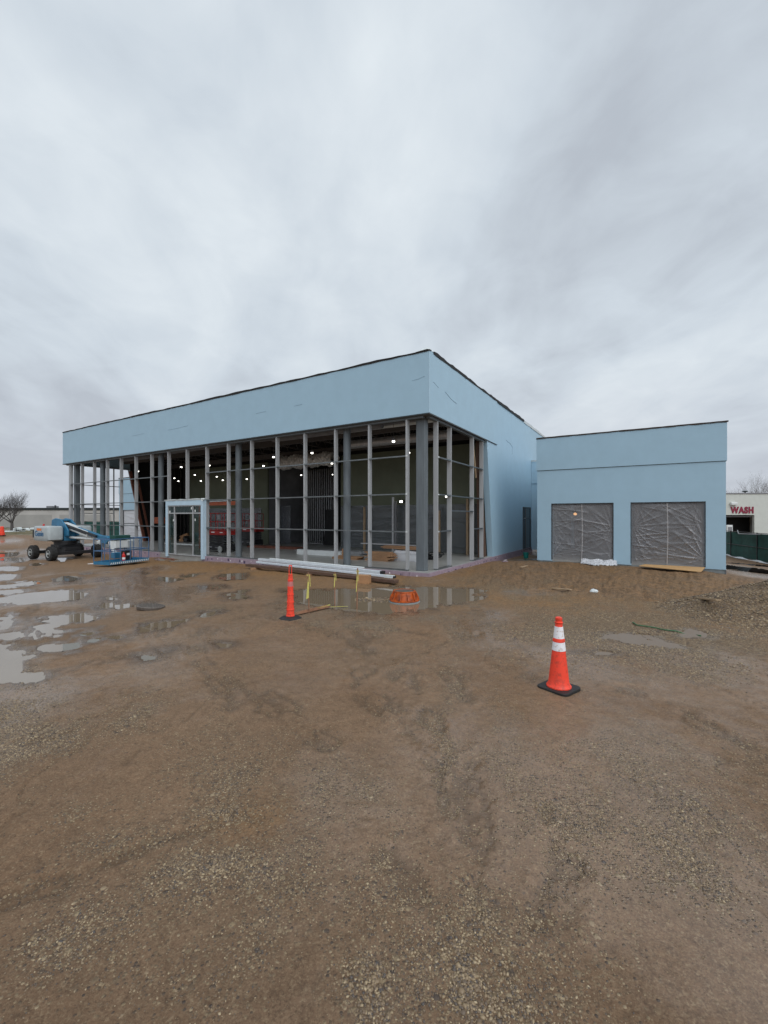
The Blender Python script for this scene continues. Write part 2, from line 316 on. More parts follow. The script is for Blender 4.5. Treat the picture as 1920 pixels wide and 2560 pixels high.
def sdist(A, x, y):                            # signed distance, positive inside
    d = np.full(x.shape, 1e9); ins = np.zeros(x.shape, bool); n = len(A)
    for i in range(n):
        x0, y0 = A[i]; x1, y1 = A[(i+1) % n]; dx, dy = x1-x0, y1-y0
        t = np.clip(((x-x0)*dx+(y-y0)*dy)/(dx*dx+dy*dy+1e-12), 0, 1); d = np.minimum(d, np.hypot(x-x0-t*dx, y-y0-t*dy))
        c = ((y0 > y) != (y1 > y)) & (x < (x1-x0)*(y-y0)/(y1-y0+1e-12)+x0); ins ^= c
    return np.where(ins, d, -d)
RUTS = [[(500,1600),(470,1640),(540,1700),(590,1760)], [(480,1595),(535,1560),(640,1535),(760,1555),(860,1590),(960,1640),(1060,1660),(1130,1690),(1160,1740)], [(1030,1660),(1040,1720),(1080,1800),(1120,1900),(1100,2010)],
        [(640,1700),(720,1760),(820,1850)], [(0,1720),(120,1690),(260,1640),(330,1600)], [(130,1480),(60,1540),(30,1600),(90,1640)], [(1290,1480),(1500,1470),(1700,1500),(1900,1520)], [(1180,1900),(1210,2100),(1180,2300)],
        [(0,2250),(200,2180),(420,2080),(640,2030)], [(1340,2250),(1400,2150),(1350,2020)], [(930,2080),(1010,2160),(1080,2260)], [(1850,1850),(1700,1780),(1560,1720)], [(620,1390),(560,1420),(420,1440),(300,1470)], [(900,1590),(1000,1570),(1130,1590),(1250,1580)]]
TRACKS = [[(0,2300),(250,2190),(480,2090),(720,2040)], [(0,2110),(250,2050),(470,2000),(650,1985)], [(1060,2560),(1040,2300),(1050,2050),(1000,1900),(900,1780),(780,1690)], [(1480,2560),(1330,2300),(1230,2080),(1180,1900),(1180,1780),(1240,1660)],
          [(250,1440),(180,1500),(130,1560),(150,1640),(260,1700)], [(60,1480),(40,1560),(110,1650),(260,1760)], [(700,2560),(800,2300),(870,2120)], [(1920,1790),(1700,1700),(1560,1640)]]
TRACKS = [np.array([gp(a, b_)[:2] for a, b_ in r]) for r in TRACKS]
RUTS += [[(560,1560),(500,1610),(530,1660),(640,1740),(760,1850)], [(1120,1600),(1020,1650),(960,1720),(1000,1800),(1090,1900)], [(880,1560),(920,1640),(880,1720),(960,1800)], [(700,1500),(560,1540),(440,1560),(330,1640),(240,1660)], [(350,1560),(480,1530),(600,1520)]]
RUTS = [np.array([gp(a, b_)[:2] for a, b_ in r]) for r in RUTS]
def ldist(A, x, y):
    d = np.full(x.shape, 1e9)
    for (x0, y0), (x1, y1) in zip(A[:-1], A[1:]):
        dx, dy = x1-x0, y1-y0; t = np.clip(((x-x0)*dx+(y-y0)*dy)/(dx*dx+dy*dy), 0, 1); d = np.minimum(d, np.hypot(x-x0-t*dx, y-y0-t*dy))
    return d
def ground_all(x, y, coarse=False):
    base = base_h(x, y); rr = np.hypot(x, y); W = np.zeros_like(x); ws = np.zeros_like(x)+1e-9; wz = np.zeros_like(x); basin = np.zeros_like(x); shore = np.zeros_like(x)
    near = (rr < 60)
    sn = fbm(x*3.1, y*3.1, 5, 3, .6)
    for A, L in zip(PL, PLEV):
        lo = A.min(0)-2.0; hi = A.max(0)+2.0; k = np.where((x > lo[0]) & (x < hi[0]) & (y > lo[1]) & (y < hi[1]))[0]
        if not len(k): continue
        s = sdist(A, x[k], y[k]); size = min(.24, .32*math.sqrt(abs(np.ptp(A[:,0])*np.ptp(A[:,1]))))
        w_ = 1 - sst(.45, 1.7, -s); W[k] = np.maximum(W[k], w_); ws[k] += w_**3; wz[k] += w_**3*(L+.012)
        s = s + size*1.6*sn[k]
        shore[k] = np.maximum(shore[k], sst(-.34, -.02, s)); basin[k] = np.maximum(basin[k], sst(-.10, .22, s) * .055)
    h = base*(1-W) + (wz/ws)*W
    rel = fbm(x*.45, y*.45, 3, 11)*.055*(1-W) + fbm(x*1.7, y*1.7, 4, 21)*(.014+.028*sst(4,11,rr))*(1-.72*W) + fbm(x*6, y*6, 4, 31)*(.006+.011*sst(4,11,rr))*(1-.5*W)*sst(60, 12, rr)
    rut = np.zeros_like(x); wob = fbm(x*2, y*2, 5, 41, .6)*.5
    rg_ = np.abs(fbm(x*.62+3, y*.42, 5, 131, .55)); rm = sst(0, .25, fbm(x*.25, y*.25, 2, 141)+.12); rill = np.exp(-(rg_/.018)**2)*rm*sst(22, 9, rr)*near
    for A in RUTS:
        d = np.abs(ldist(A, x, y) + wob*.5); rut = np.maximum(rut, np.exp(-(d/.055)**2)); rel = rel + .012*np.exp(-((d-.15)/.06)**2)*near
    rut = np.maximum(rut, rill*.6)
    trk = np.zeros_like(x)
    for A in TRACKS: trk = np.maximum(trk, sst(.26, .05, np.abs(ldist(A, x, y)+wob*.35)))
    h = h + rel*near*(1-.5*trk) - rut*.018*(1-W) - trk*.010*(1-W) - basin; ground_all.trk = trk; ground_all.shore = shore
    # gravel pile at the right edge, spoil beside the annex, ditch behind it
    pile = np.clip(1 - np.hypot((x-8.75)/2.35, (y-9.35)/2.2), 0, 1); h = h + .85*pile**1.15*(1+.12*fbm(x*2, y*2, 3, 51))
    lx = (x-C0[0])*ux[0]+(y-C0[1])*ux[1]; ly = (x-C0[0])*vy[0]+(y-C0[1])*vy[1]
    spoil = sst(3.2, .3, np.hypot((lx-9.6)*.9, (ly-5.9)*1.6)); h = h + .0*spoil
    rough = sst(.3, 1.8, lx)*sst(-2.2, .2, ly)*(ly < 7.45)*sst(12, 10, lx); h = h + rough*sst(7.4,6.2,ly)*(fbm(x*1.3, y*1.3, 4, 61)*.08+(np.abs(fbm(x*3.2, y*3.2, 5, 65, .6))-.2)*.13)
    berm = np.exp(-((y-40-.05*x)/3.0)**2)*sst(-26, -32, x); h = h + berm*(.8+.35*fbm(x*.5, y*.5, 3, 71))
    under = (lx > -28.9) & (lx < 0) & (ly > .0); h = np.where(under, np.minimum(h, -.05), h)
    under = (lx > 2.2) & (lx < 9.3) & (ly > 7.45); h = np.where(under, np.minimum(h, -.02), h)
    return h, W, basin, rut, pile, lx, ly, rough
def gz(x, y): return float(ground_all(np.array([float(x)]), np.array([float(y)]))[0][0])
def place(px, py):                              # ground point under a photo pixel
    x, y, z = gp(px, py, 0)
    for _ in range(4): x, y, z = gp(px, py, gz(x, y))
    return x, y, z
# grid: rings (even in 1/r near, geometric far) x spokes (fine in front, coarse behind)
r1 = 1/np.linspace(1/.9, 1/44, 640); r2 = np.geomspace(44, 1500, 46)[1:]; rad = np.r_[np.linspace(.15, .85, 8), r1, r2]
tt = np.linspace(-1.18, 1.18, 860); a_f = np.arctan(tt); a_b = np.linspace(a_f[-1], a_f[0]+2*math.pi, 60)[1:-1]; ang = np.r_[a_f, a_b]
Rg, Ag = np.meshgrid(rad, ang, indexing='ij'); gx = (Rg*np.sin(Ag)).ravel(); gy = (Rg*np.cos(Ag)).ravel()
gh, gW, gB, gR, gPile, glx, gly, gRough = ground_all(gx, gy); ground_all.trk0 = ground_all.trk; ground_all.shore0 = ground_all.shore
nr, na = len(rad), len(ang)
i0 = (np.arange(nr-1)[:,None]*na + np.arange(na)[None,:]).ravel(); i1 = (np.arange(nr-1)[:,None]*na + (np.arange(na)+1)[None,:] % na).ravel()
quads = np.stack([i0, i0+na, i1+na, i1], 1)
def npmesh(name, vs, fs, n, m, attrs=None, smooth=True):
    me = bpy.data.meshes.new(name); me.vertices.add(len(vs)); me.vertices.foreach_set('co', np.ascontiguousarray(vs, np.float32).ravel())
    me.loops.add(fs.size); me.loops.foreach_set('vertex_index', np.ascontiguousarray(fs, np.int32).ravel())
    me.polygons.add(len(fs)); me.polygons.foreach_set('loop_start', np.arange(0, fs.size, n, dtype=np.int32)); me.polygons.foreach_set('loop_total', np.full(len(fs), n, np.int32))
    if smooth: me.polygons.foreach_set('use_smooth', np.ones(len(fs), bool))
    me.update(); me.validate()
    for k, a in (attrs or {}).items():
        at = me.attributes.new(k, 'FLOAT', 'POINT'); at.data.foreach_set('value', np.ascontiguousarray(a, np.float32))
    return link(name, me, m, None)
# soil zones: where the stones lie, where the clay is ochre, where it is trodden smooth and wet
ppx = CX + F*gx/np.maximum(gy, .3); ppy = HY + F*CAMH/np.maximum(gy, .3)
GR = [(1130,2480,230,190,1.0),(1000,2300,220,130,.75),(560,2150,180,95,.7),(330,2080,150,60,.55),(620,1960,140,70,.7),(830,1980,120,80,.6),(200,2330,200,120,.65),(60,1870,110,110,.8),(700,2400,160,100,.45),(1280,2380,120,160,.6),(1250,2000,90,160,.5),
      (1600,1560,260,40,1.2),(1780,1620,190,45,1.2),(1420,1510,90,30,.45),(1230,2130,120,120,.45),(1500,2000,220,110,.5),(1750,2150,200,160,.5),(1100,1830,40,150,.5),(320,1800,150,60,.4),(480,1520,120,20,.4),(960,1555,180,18,.5),(60,1690,70,60,.5),(1240,1480,190,45,.5),(1150,2050,70,60,.3),(480,2480,200,100,.5),(1500,1500,300,60,.25),(850,1540,120,25,.45)]
grav = np.zeros_like(gx)
wpx = ppx+150*fbm(gx*.9,gy*.9,4,201); wpy = ppy+110*fbm(gx*.9,gy*.9,4,211)*np.clip((ppy-1290)/900,0,1.2)
for a, b_, c, d, e_ in GR: grav = np.maximum(grav, e_*np.exp(-((wpx-a)/(c*1.25))**2-((wpy-b_)/(d*1.25))**2))
grav = np.where(gy > .4, grav, .5)
grav = np.clip(grav*1.0 + .9*fbm(gx*2.3, gy*1.5, 5, 81, .6)*(.28+grav) + .30*gR + .03, 0, 1)*(1-sst(.01, .03, gB))*(1-.5*ground_all.trk0); grav = np.where(gPile > .02, np.maximum(grav, sst(.0, .12, gPile)), grav)
och = sst(4.5, 0, np.abs(gly+1.8))*sst(-26, -16, glx)*sst(14, 9, glx)*.7*(gly < 9); och = np.maximum(och, .45*np.exp(-((ppx-620)/110)**2-((ppy-2040)/60)**2)); och = np.maximum(och, .9*np.exp(-((ppx-1190)/150)**2-((ppy-1475)/35)**2))
och = np.maximum(och, .60*sst(-1.5,.5,glx)*sst(11,9,glx)*sst(-4.5,-2.0,gly)*(gly<8)); och = np.clip(och*(1.1+1.0*fbm(gx*.9, gy*.9, 3, 91)), 0, 1)
wet = np.clip(.43 + 1.25*fbm(gx*.5, gy*.32, 4, 101) + .22*np.exp(-((ppx-1450)/420)**2-((ppy-1820)/170)**2) + .25*np.exp(-((ppx-150)/350)**2-((ppy-1950)/260)**2) + .3*np.exp(-((ppx-1850)/160)**2-((ppy-1860)/60)**2) + .14*gW - .35*gRough - .5*och, 0, 1)
wet = np.maximum(wet, .9*ground_all.shore0)
turf = sst(52, 60, gy)*sst(-20, -30, gx) + sst(75, 110, np.hypot(gx, gy)); turf = np.clip(turf, 0, 1)
GM = bpy.data.materials.new('wet_soil'); GM.use_nodes = True; t = GM.node_tree; pb = t.nodes['Principled BSDF']; Nn = t.nodes.new; Ln = t.links.new
def attr(n): a = Nn('ShaderNodeAttribute'); a.attribute_name = n; return a.outputs['Fac']
def noi(sc, det=5, ro=.55, co=None, st=None):
    n = Nn('ShaderNodeTexNoise'); n.inputs['Scale'].default_value = sc; n.inputs['Detail'].default_value = det; n.inputs['Roughness'].default_value = ro
    if st:
        mp = Nn('ShaderNodeMapping'); mp.inputs['Scale'].default_value = st; Ln(OC, mp.inputs[0]); Ln(mp.outputs[0], n.inputs[0])
    else: Ln(OC, n.inputs[0])
    return n.outputs[0]
def ma(op, a, b=None, cl=False):
    n = Nn('ShaderNodeMath'); n.operation = op; n.use_clamp = cl
    for i, v_ in enumerate((a, b)):
        if v_ is None: continue
        if isinstance(v_, (int, float)): n.inputs[i].default_value = v_
        else: Ln(v_, n.inputs[i])
    return n.outputs[0]
def mixc(f_, a, b_):
    n = Nn('ShaderNodeMix'); n.data_type = 'RGBA'
    if isinstance(f_, (int, float)): n.inputs[0].default_value = f_
    else: Ln(f_, n.inputs[0])
    for i, v_ in ((6, a), (7, b_)):
        if isinstance(v_, tuple): n.inputs[i].default_value = (*v_, 1)
        else: Ln(v_, n.inputs[i])
    return n.outputs[2]
def mr(x, a, b_, c=0.0, d=1.0):
    n = Nn('ShaderNodeMapRange'); Ln(x, n.inputs[0])
    for i, v_ in enumerate((a, b_, c, d)): n.inputs[i+1].default_value = v_
    return n.outputs[0]
tcg = Nn('ShaderNodeTexCoord'); OC = tcg.outputs['Object']
aG, aO, aW, aT, aR, aC = attr('gravel'), attr('ochre'), attr('wet'), attr('turf'), attr('rut'), attr('clod'); aS = attr('shore')
warm = mr(noi(.16, 4, .55), .36, .62)
base = mixc(warm, mixc(mr(noi(.8, 6, .6), .3, .7), (.152,.094,.056), (.236,.152,.096)), mixc(mr(noi(1.1, 6, .6), .3, .7), (.175,.096,.050), (.275,.163,.089)))
base = mixc(aO, base, mixc(mr(noi(14, 6, .7), .35, .65), (.15,.072,.024), (.38,.20,.070)))
base = mixc(ma('MULTIPLY', mr(noi(9, 6, .7), .42, .68), .55), base, (.11,.066,.038))
base = mixc(ma('MULTIPLY', mr(noi(70, 3, .7), .48, .70), .6), base, (.30,.215,.13))
base = mixc(ma('MULTIPLY', mr(noi(95, 3, .7), .50, .66), .55), base, (.060,.036,.022))
base = mixc(ma('MULTIPLY', mr(noi(26, 5, .75), .54, .64), .55), base, (.080,.048,.029))
base = mixc(ma('MULTIPLY', mr(noi(33, 5, .75), .56, .66), .50), base, (.34,.25,.155))
base = mixc(ma('MULTIPLY', mr(noi(12, 6, .8), .57, .66), .45), base, (.075,.045,.028))
base = mixc(ma('MULTIPLY', aC, ma('MULTIPLY', mr(noi(4.5, 8, .75), .46, .54), .8)), base, mixc(mr(noi(22, 6, .7), .42, .60), (.030,.017,.010), (.22,.135,.070)))
base = mixc(ma('MULTIPLY', aR, .55), base, (.085,.052,.030))
base = mixc(ma('MULTIPLY', aS, .65), base, (.060,.037,.022))
def peb(scale):
    vo = Nn('ShaderNodeTexVoronoi'); vo.inputs['Scale'].default_value = scale; Ln(OC, vo.inputs[0]); vo.inputs['Randomness'].default_value = 1
    s = Nn('ShaderNodeSeparateColor'); Ln(vo.outputs['Color'], s.inputs[0])
    rr_ = Nn('ShaderNodeValToRGB'); Ln(s.outputs[0], rr_.inputs[0]); cr = rr_.color_ramp
    cr.elements[0].position = 0; cr.elements[0].color = (.075,.062,.055,1); cr.elements[1].position = 1; cr.elements[1].color = (.40,.31,.20,1)
    for p, c in ((.3,(.14,.098,.064,1)),(.6,(.21,.155,.098,1)),(.85,(.30,.225,.135,1))): e_ = cr.elements.new(p); e_.color = c
    return rr_.outputs[0], vo.outputs['Distance'], s.outputs[1]
c1, d1_, k1 = peb(64); c2, d2_, k2 = peb(30)
thr1 = ma('SUBTRACT', ma('MULTIPLY', aG, 1.25), k1); m1 = mr(thr1, -.03, .05); m1 = ma('MULTIPLY', m1, mr(d1_, .62, .45))
thr2 = ma('SUBTRACT', ma('MULTIPLY', ma('MULTIPLY', aG, aG), .85), k2); m2 = mr(thr2, -.03, .05); m2 = ma('MULTIPLY', m2, mr(d2_, .60, .42))
colr = mixc(ma('MULTIPLY', aG, .35), base, (.125,.085,.052)); colr = mixc(ma('MULTIPLY', m1, .8), colr, c1); colr = mixc(ma('MULTIPLY', m2, .85), colr, c2)
colr = mixc(aT, colr, mixc(mr(noi(1.5, 6, .7), .35, .65), (.085,.075,.03), (.15,.12,.06)))
Ln(colr, pb.inputs['Base Color'])
wetm = ma('ADD', aW, ma('MULTIPLY', ma('SUBTRACT', noi(5, 5, .6), .5), .9))
rg = mr(wetm, .35, .95, .72, .20); rg = ma('ADD', rg, ma('MULTIPLY', ma('MAXIMUM', m1, m2), .08)); SMO = mr(wetm, .45, .85, 1.0, .22); Ln(mr(wetm, .4, .9, .22, .62), pb.inputs['Specular IOR Level']); Ln(rg, pb.inputs['Roughness'])
hgt = ma('MULTIPLY', ma('ADD', ma('MULTIPLY', noi(38, 8, .8), .015), ma('MULTIPLY', noi(5, 6, .65), .014)), SMO)
hgt = ma('ADD', hgt, ma('MULTIPLY', ma('MULTIPLY', m1, mr(d1_, .6, .1)), .012)); hgt = ma('ADD', hgt, ma('MULTIPLY', ma('MULTIPLY', m2, mr(d2_, .6, .1)), .016))
bm_ = Nn('ShaderNodeBump'); bm_.inputs['Strength'].default_value = .8; bm_.inputs['Distance'].default_value = 1.0; Ln(hgt, bm_.inputs['Height']); Ln(bm_.outputs[0], pb.inputs['Normal'])
fv = np.stack([gx, gy, gh], 1); cidx = len(fv); fv = np.r_[fv, [[0, 0, float(gh[0])]]]
ap = lambda a: np.r_[a, 0]
go = npmesh('ground', fv, quads, 4, GM, dict(gravel=ap(grav), ochre=ap(och), wet=ap(wet), turf=ap(turf), rut=ap(gR), clod=ap(gRough), shore=ap(ground_all.shore0)))
tag(go, 'wet brown mud and gravel ground of the building site', kind='structure')
# puddle water
def water_mat(name, col, rough, ior=1.95):
    m = bpy.data.materials.new(name); m.use_nodes = True; t_ = m.node_tree; b_ = t_.nodes['Principled BSDF']; b_.inputs['Base Color'].default_value = (*col, 1); b_.inputs['Roughness'].default_value = rough; b_.inputs['IOR'].default_value = ior
    tcn = t_.nodes.new('ShaderNodeTexCoord'); n = t_.nodes.new('ShaderNodeTexNoise'); n.inputs['Scale'].default_value = 3; t_.links.new(tcn.outputs['Object'], n.inputs[0])
    bp = t_.nodes.new('ShaderNodeBump'); bp.inputs['Strength'].default_value = .04; bp.inputs['Distance'].default_value = .02; t_.links.new(n.outputs[0], bp.inputs['Height']); t_.links.new(bp.outputs[0], b_.inputs['Normal']); return m
WM = water_mat('muddy_water', (.20,.15,.10), .015); WM2 = water_mat('milky_water', (.20,.150,.112), .35, 1.33)
for i, (A, L) in enumerate(zip(PL, PLEV)):
    lo = A.min(0)-.3; hi = A.max(0)+.3; nx = min(70, max(8, int((hi[0]-lo[0])/.08))); ny = min(70, max(8, int((hi[1]-lo[1])/.08)))
    X_, Y_ = np.meshgrid(np.linspace(lo[0], hi[0], nx+1), np.linspace(lo[1], hi[1], ny+1), indexing='ij'); s = sdist(A, X_.ravel(), Y_.ravel()).reshape(X_.shape)
    hh = ground_all(X_.ravel(), Y_.ravel())[0].reshape(X_.shape)
    keep = np.maximum.reduce([s[:-1,:-1], s[1:,:-1], s[:-1,1:], s[1:,1:]]) > -.16
    wetc = np.minimum.reduce([hh[:-1,:-1], hh[1:,:-1], hh[:-1,1:], hh[1:,1:]]) < L+.004
    ii, jj = np.where(keep & wetc)
    if not len(ii): continue
    q = np.stack([ii*(ny+1)+jj, (ii+1)*(ny+1)+jj, (ii+1)*(ny+1)+jj+1, ii*(ny+1)+jj+1], 1); us, inv = np.unique(q, return_inverse=True)
    vs_ = np.stack([X_.ravel()[us], Y_.ravel()[us], np.full(len(us), L)], 1)
    o = npmesh('puddle', vs_, inv.reshape(-1, 4), 4, WM2 if i in MILKY else WM, smooth=False); tag(o, 'shallow muddy rain puddle lying in the site ground', kind='structure')
# stones
SM = bpy.data.materials.new('gravel_stone'); SM.use_nodes = True; t = SM.node_tree; pb2 = t.nodes['Principled BSDF']; g = t.nodes.new('ShaderNodeNewGeometry'); rr_ = t.nodes.new('ShaderNodeValToRGB'); t.links.new(g.outputs['Random Per Island'], rr_.inputs[0]); cr = rr_.color_ramp
cr.elements[0].color = (.07,.058,.052,1); cr.elements[1].position = 1; cr.elements[1].color = (.43,.335,.21,1)
for p, c in ((.25,(.13,.092,.06,1)),(.5,(.175,.12,.072,1)),(.75,(.24,.17,.098,1)),(.95,(.32,.24,.145,1))): e_ = cr.elements.new(p); e_.color = c
t.links.new(rr_.outputs[0], pb2.inputs['Base Color']); pb2.inputs['Roughness'].default_value = .45
ICO = []
ph = (1+5**.5)/2
icv = np.array([(-1,ph,0),(1,ph,0),(-1,-ph,0),(1,-ph,0),(0,-1,ph),(0,1,ph),(0,-1,-ph),(0,1,-ph),(ph,0,-1),(ph,0,1),(-ph,0,-1),(-ph,0,1)])/math.hypot(1, ph)
icf = np.array([(0,11,5),(0,5,1),(0,1,7),(0,7,10),(0,10,11),(1,5,9),(5,11,4),(11,10,2),(10,7,6),(7,1,8),(3,9,4),(3,4,2),(3,2,6),(3,6,8),(3,8,9),(4,9,5),(2,4,11),(6,2,10),(8,6,7),(9,8,1)])
def stones(name, x, y, r, label, sink=.25, m=SM):
    n = len(x); z = ground_all(x, y)[0]; V_ = icv[None]*(1+.22*rng.standard_normal((n,12,1))); sc = np.stack([rng.uniform(.8,1.3,n), rng.uniform(.6,1,n), rng.uniform(.4,.75,n)], 1)*r[:,None]
    V_ = V_*sc[:,None,:]; a = rng.uniform(0, 6.28, n); ca, sa = np.cos(a)[:,None], np.sin(a)[:,None]
    V_ = np.stack([V_[...,0]*ca-V_[...,1]*sa, V_[...,0]*sa+V_[...,1]*ca, V_[...,2]], 2)
    V_[...,2] += (z + r*(.5-sink))[:,None] - r[:,None]*.25; V_[...,0] += x[:,None]; V_[...,1] += y[:,None]
    fs = (icf[None] + (np.arange(n)*12)[:,None,None]).reshape(-1, 3)
    o = npmesh(name, V_.reshape(-1, 3), fs, 3, m, smooth=False); return tag(o, label, kind='stuff')
def interp_grav(x, y):
    ri = np.clip(np.searchsorted(rad, np.hypot(x, y)), 0, nr-1); ai = np.clip(np.searchsorted(a_f, np.arctan2(x, y)), 0, len(a_f)-1); return grav[ri*na+ai], gB[ri*na+ai]
N_ = 620000; rr0 = 1.3*(8.5/1.3)**rng.uniform(0, 1, N_)**.9; aa = rng.uniform(-.95, .95, N_); sx_, sy_ = rr0*np.sin(aa), rr0*np.cos(aa)
gg, gb = interp_grav(sx_, sy_); kp = (rng.uniform(0, 1, N_) < np.clip(gg+.05,0,1)**1.9*.75*np.clip(rr0/4, .62, 1)) & (gb < .01) & (np.hypot(sx_-1.73, sy_-4.9) > .3)
sx_, sy_ = sx_[kp], sy_[kp]; gg = gg[kp]; rs = (.0030+.011*rng.beta(1.0, 5.2, len(sx_)))*(.42+.75*gg) + .0006*np.hypot(sx_, sy_); rs = rs*(1+.45*sst(3.3, 1.9, np.hypot(sx_, sy_))*gg)
stones('gravel', sx_, sy_, rs, 'loose tan and grey pebbles lying scattered over the mud', .3)
N_ = 26000; qx, qy = rng.uniform(1230, 2100, N_), 1590+rng.normal(0, 1, N_)*38; qY = F*CAMH/np.maximum(qy-HY, 150); px_ = (qx-CX)/F*qY; gg, gb = interp_grav(px_, qY); kp = (gb < .01) & (rng.uniform(0, 1, N_) < .35+.65*gg) & (fbm(px_*1.1, qY*1.4, 4, 301)+.12*rng.standard_normal(N_) > -.02)
stones('gravel', px_[kp], qY[kp], rng.uniform(.007, .017, kp.sum()), 'band of loose pale stones spread before the gravel heap', .3)
N_ = 14000; px_ = 8.75+rng.uniform(-2.4, 2.4, N_); py_ = 9.35+rng.uniform(-2.2, 2.2, N_); pk = 1-np.hypot((px_-8.75)/2.35, (py_-9.35)/2.2); kp = pk > rng.uniform(-.08, .12, N_)
stones('gravel_pile', px_[kp], py_[kp], rng.uniform(.010, .027, kp.sum()), 'heap of tan crushed gravel at the right edge', .3)
# ------------------------------------------------------------------ SHOWROOM BUILDING (local frame: x along the front, y into the depth)
ZS, ZF, ZT = .10, 5.85, 8.12; LX = -28.87; VB = 8.15; DEP = 20.0
B = thing('showroom_building', 'big unfinished showroom with blue fascia and open glazing frame on two sides', 'building', lw(0,0,0), BA)
# slab and footing
obj('floor_slab', MB().box(LX+.07, -.07, .07, DEP, -.3, ZS), M['slabm'], B)
fb = MB(); px0 = [LX, -17.9, -16.6]
def wavy(n): return [rng.uniform(-.004,.004) for _ in range(n)]
xs = list(np.arange(LX, -16.75, 2.44)) + [-16.75]
segs = [(a, b_) for a, b_ in zip(xs[:-1], xs[1:])] + [(-13.0+k*2.44, min(-13.0+(k+1)*2.44, 0)) for k in range(6) if -13.0+k*2.44 < -.05]
for a, b_ in segs: fb.box(a+.006, b_-.006, -.0+random.uniform(-.004,.004), .066, -.9, ZS-.01+random.uniform(-.012,.006))
fbA = fb; fb = MB()
for k in range(7): fb.box(-.066, random.uniform(-.004,.004), .01+k*2.44, min(.01+(k+1)*2.44, 16)-.012, -.9, ZS-.01+random.uniform(-.012,.006))
fbB = fb
obj('foundation_board', MB().box(LX, LX+.066, .07, 16, -.9, ZS-.015), M['pink'], B)
obj('entrance_stoop', MB().box(-16.75, -13.0, -.03, .066, -.6, .045), M['concrete'], B)
pr = MB(); dm = MB(); prB = MB(); dmB = MB()
for a, b_ in segs:
    for k in range(int((b_-a)/.32)):
        x = a+.15+k*.32
        if random.random() < .55:
            h_ = random.choice((.06,.09,.12)); z = random.uniform(-.08, .05-h_/2); wd = random.choice((.025,.06,.10)); pr.box(x-wd/2, x+wd/2, -.0085, -.0055, z-h_/2, z+h_/2)
            if random.random() < .5: pr.box(x+.05, x+.062, -.0085, -.0055, z-h_/2, z+h_/2)
        if random.random() < .42: dm.cyl((x+.16, -.004, random.uniform(-.07,.03)), (x+.16, -.011, random.uniform(-.07,.03)), .017, n=10)
for k in range(44):
    y = .3+k*.35
    if random.random() < .5: h_ = random.choice((.02,.03,.05)); prB.box(.0055, .0085, y, y+random.choice((.02,.06,.12)), -.03-h_/2, -.03+h_/2)
    if random.random() < .35: zq = random.uniform(-.07,.03); dmB.cyl((.004, y+.1, zq), (.011, y+.1, zq), .017, n=10)
def multi(name, parts, parent, label=None):
    mb = MB(); idx = []
    for k, (q, m_) in enumerate(parts): mb.add(q.v, q.f); idx += [k]*len(q.f)
    o = obj(name, mb, None, parent, label=label)
    for q, m_ in parts: o.data.materials.append(m_)
    o.data.polygons.foreach_set('material_index', idx); return o
multi('foundation_board', [(fbA, M['pink']), (pr, M['print']), (dm, M['disc'])], B, 'printed pink foam boards under the front glazing')
multi('foundation_board', [(fbB, M['pink']), (prB, M['print']), (dmB, M['disc'])], B, 'printed pink foam boards along the right side')
# fascia (ring of wall with top edge), front, right, left
fz = MB().box(LX, 0, 0, .30, ZF, ZT); obj('fascia', fz, M['blue'], B, label='long pale blue fascia over the front glazing')
obj('fascia', MB().box(-.30, 0, .30, 8.05, ZF, ZT), M['blue'], B, label='pale blue fascia over the right hand glazing')
obj('fascia', MB().box(LX, LX+.30, .30, 8.05, ZF, ZT), M['blue'], B)
# side walls with slanted front edge (butted to the fascia)
obj('side_wall', MB().prism([(7.46,-.02),(16.05,-.02),(16.05,ZT),(8.05,ZT),(8.05,ZF),(6.5,ZF-.003)], 'x', -.32, -.03), M['blue'], B, label='tall pale blue side wall with slanted front edge')
obj('side_wall', MB().prism([(5.7,-.02),(DEP,-.02),(DEP,ZT),(8.05,ZT),(8.05,ZF),(4.45,ZF-.003)], 'x', LX+.03, LX+.32), M['blue'], B)
obj('side_wall', MB().box(-.32, -.03, 16.05, DEP, 5.3, ZT), M['blue'], B)
for a, b_, c in ((-.36,-.321,((7.5,ZS),(VB-.01,ZS),(VB-.01,7.3),(6.6,7.3),(6.55,ZF-.05))), (LX+.321,LX+.36,((5.75,ZS),(8.99,ZS),(8.99,7.3),(4.5,7.3),(4.5,ZF-.05)))): obj('dark_wall_lining', MB().prism(list(c), 'x', a, b_), M['dark'], B)  # near-black lining added so the inner wall faces read as unlit
obj('rear_wall', MB().box(LX+.33, -.33, DEP-.3, DEP, ZS, ZT), M['blue'], B)
sh = MB().prism([(6.55,ZS),(7.35,ZS),(6.42,ZF-.06),(6.22,ZF-.06)], 'x', -.50, -.335); obj('timber_framing', sh, M['wood'], B, label='brown timber studs behind the slanted wall edge')
sh = MB().bar((-.42, 5.6, ZF-.1), (-.42, 6.05, 4.0), .05, .09); obj('timber_stud', sh, M['pine'], B)
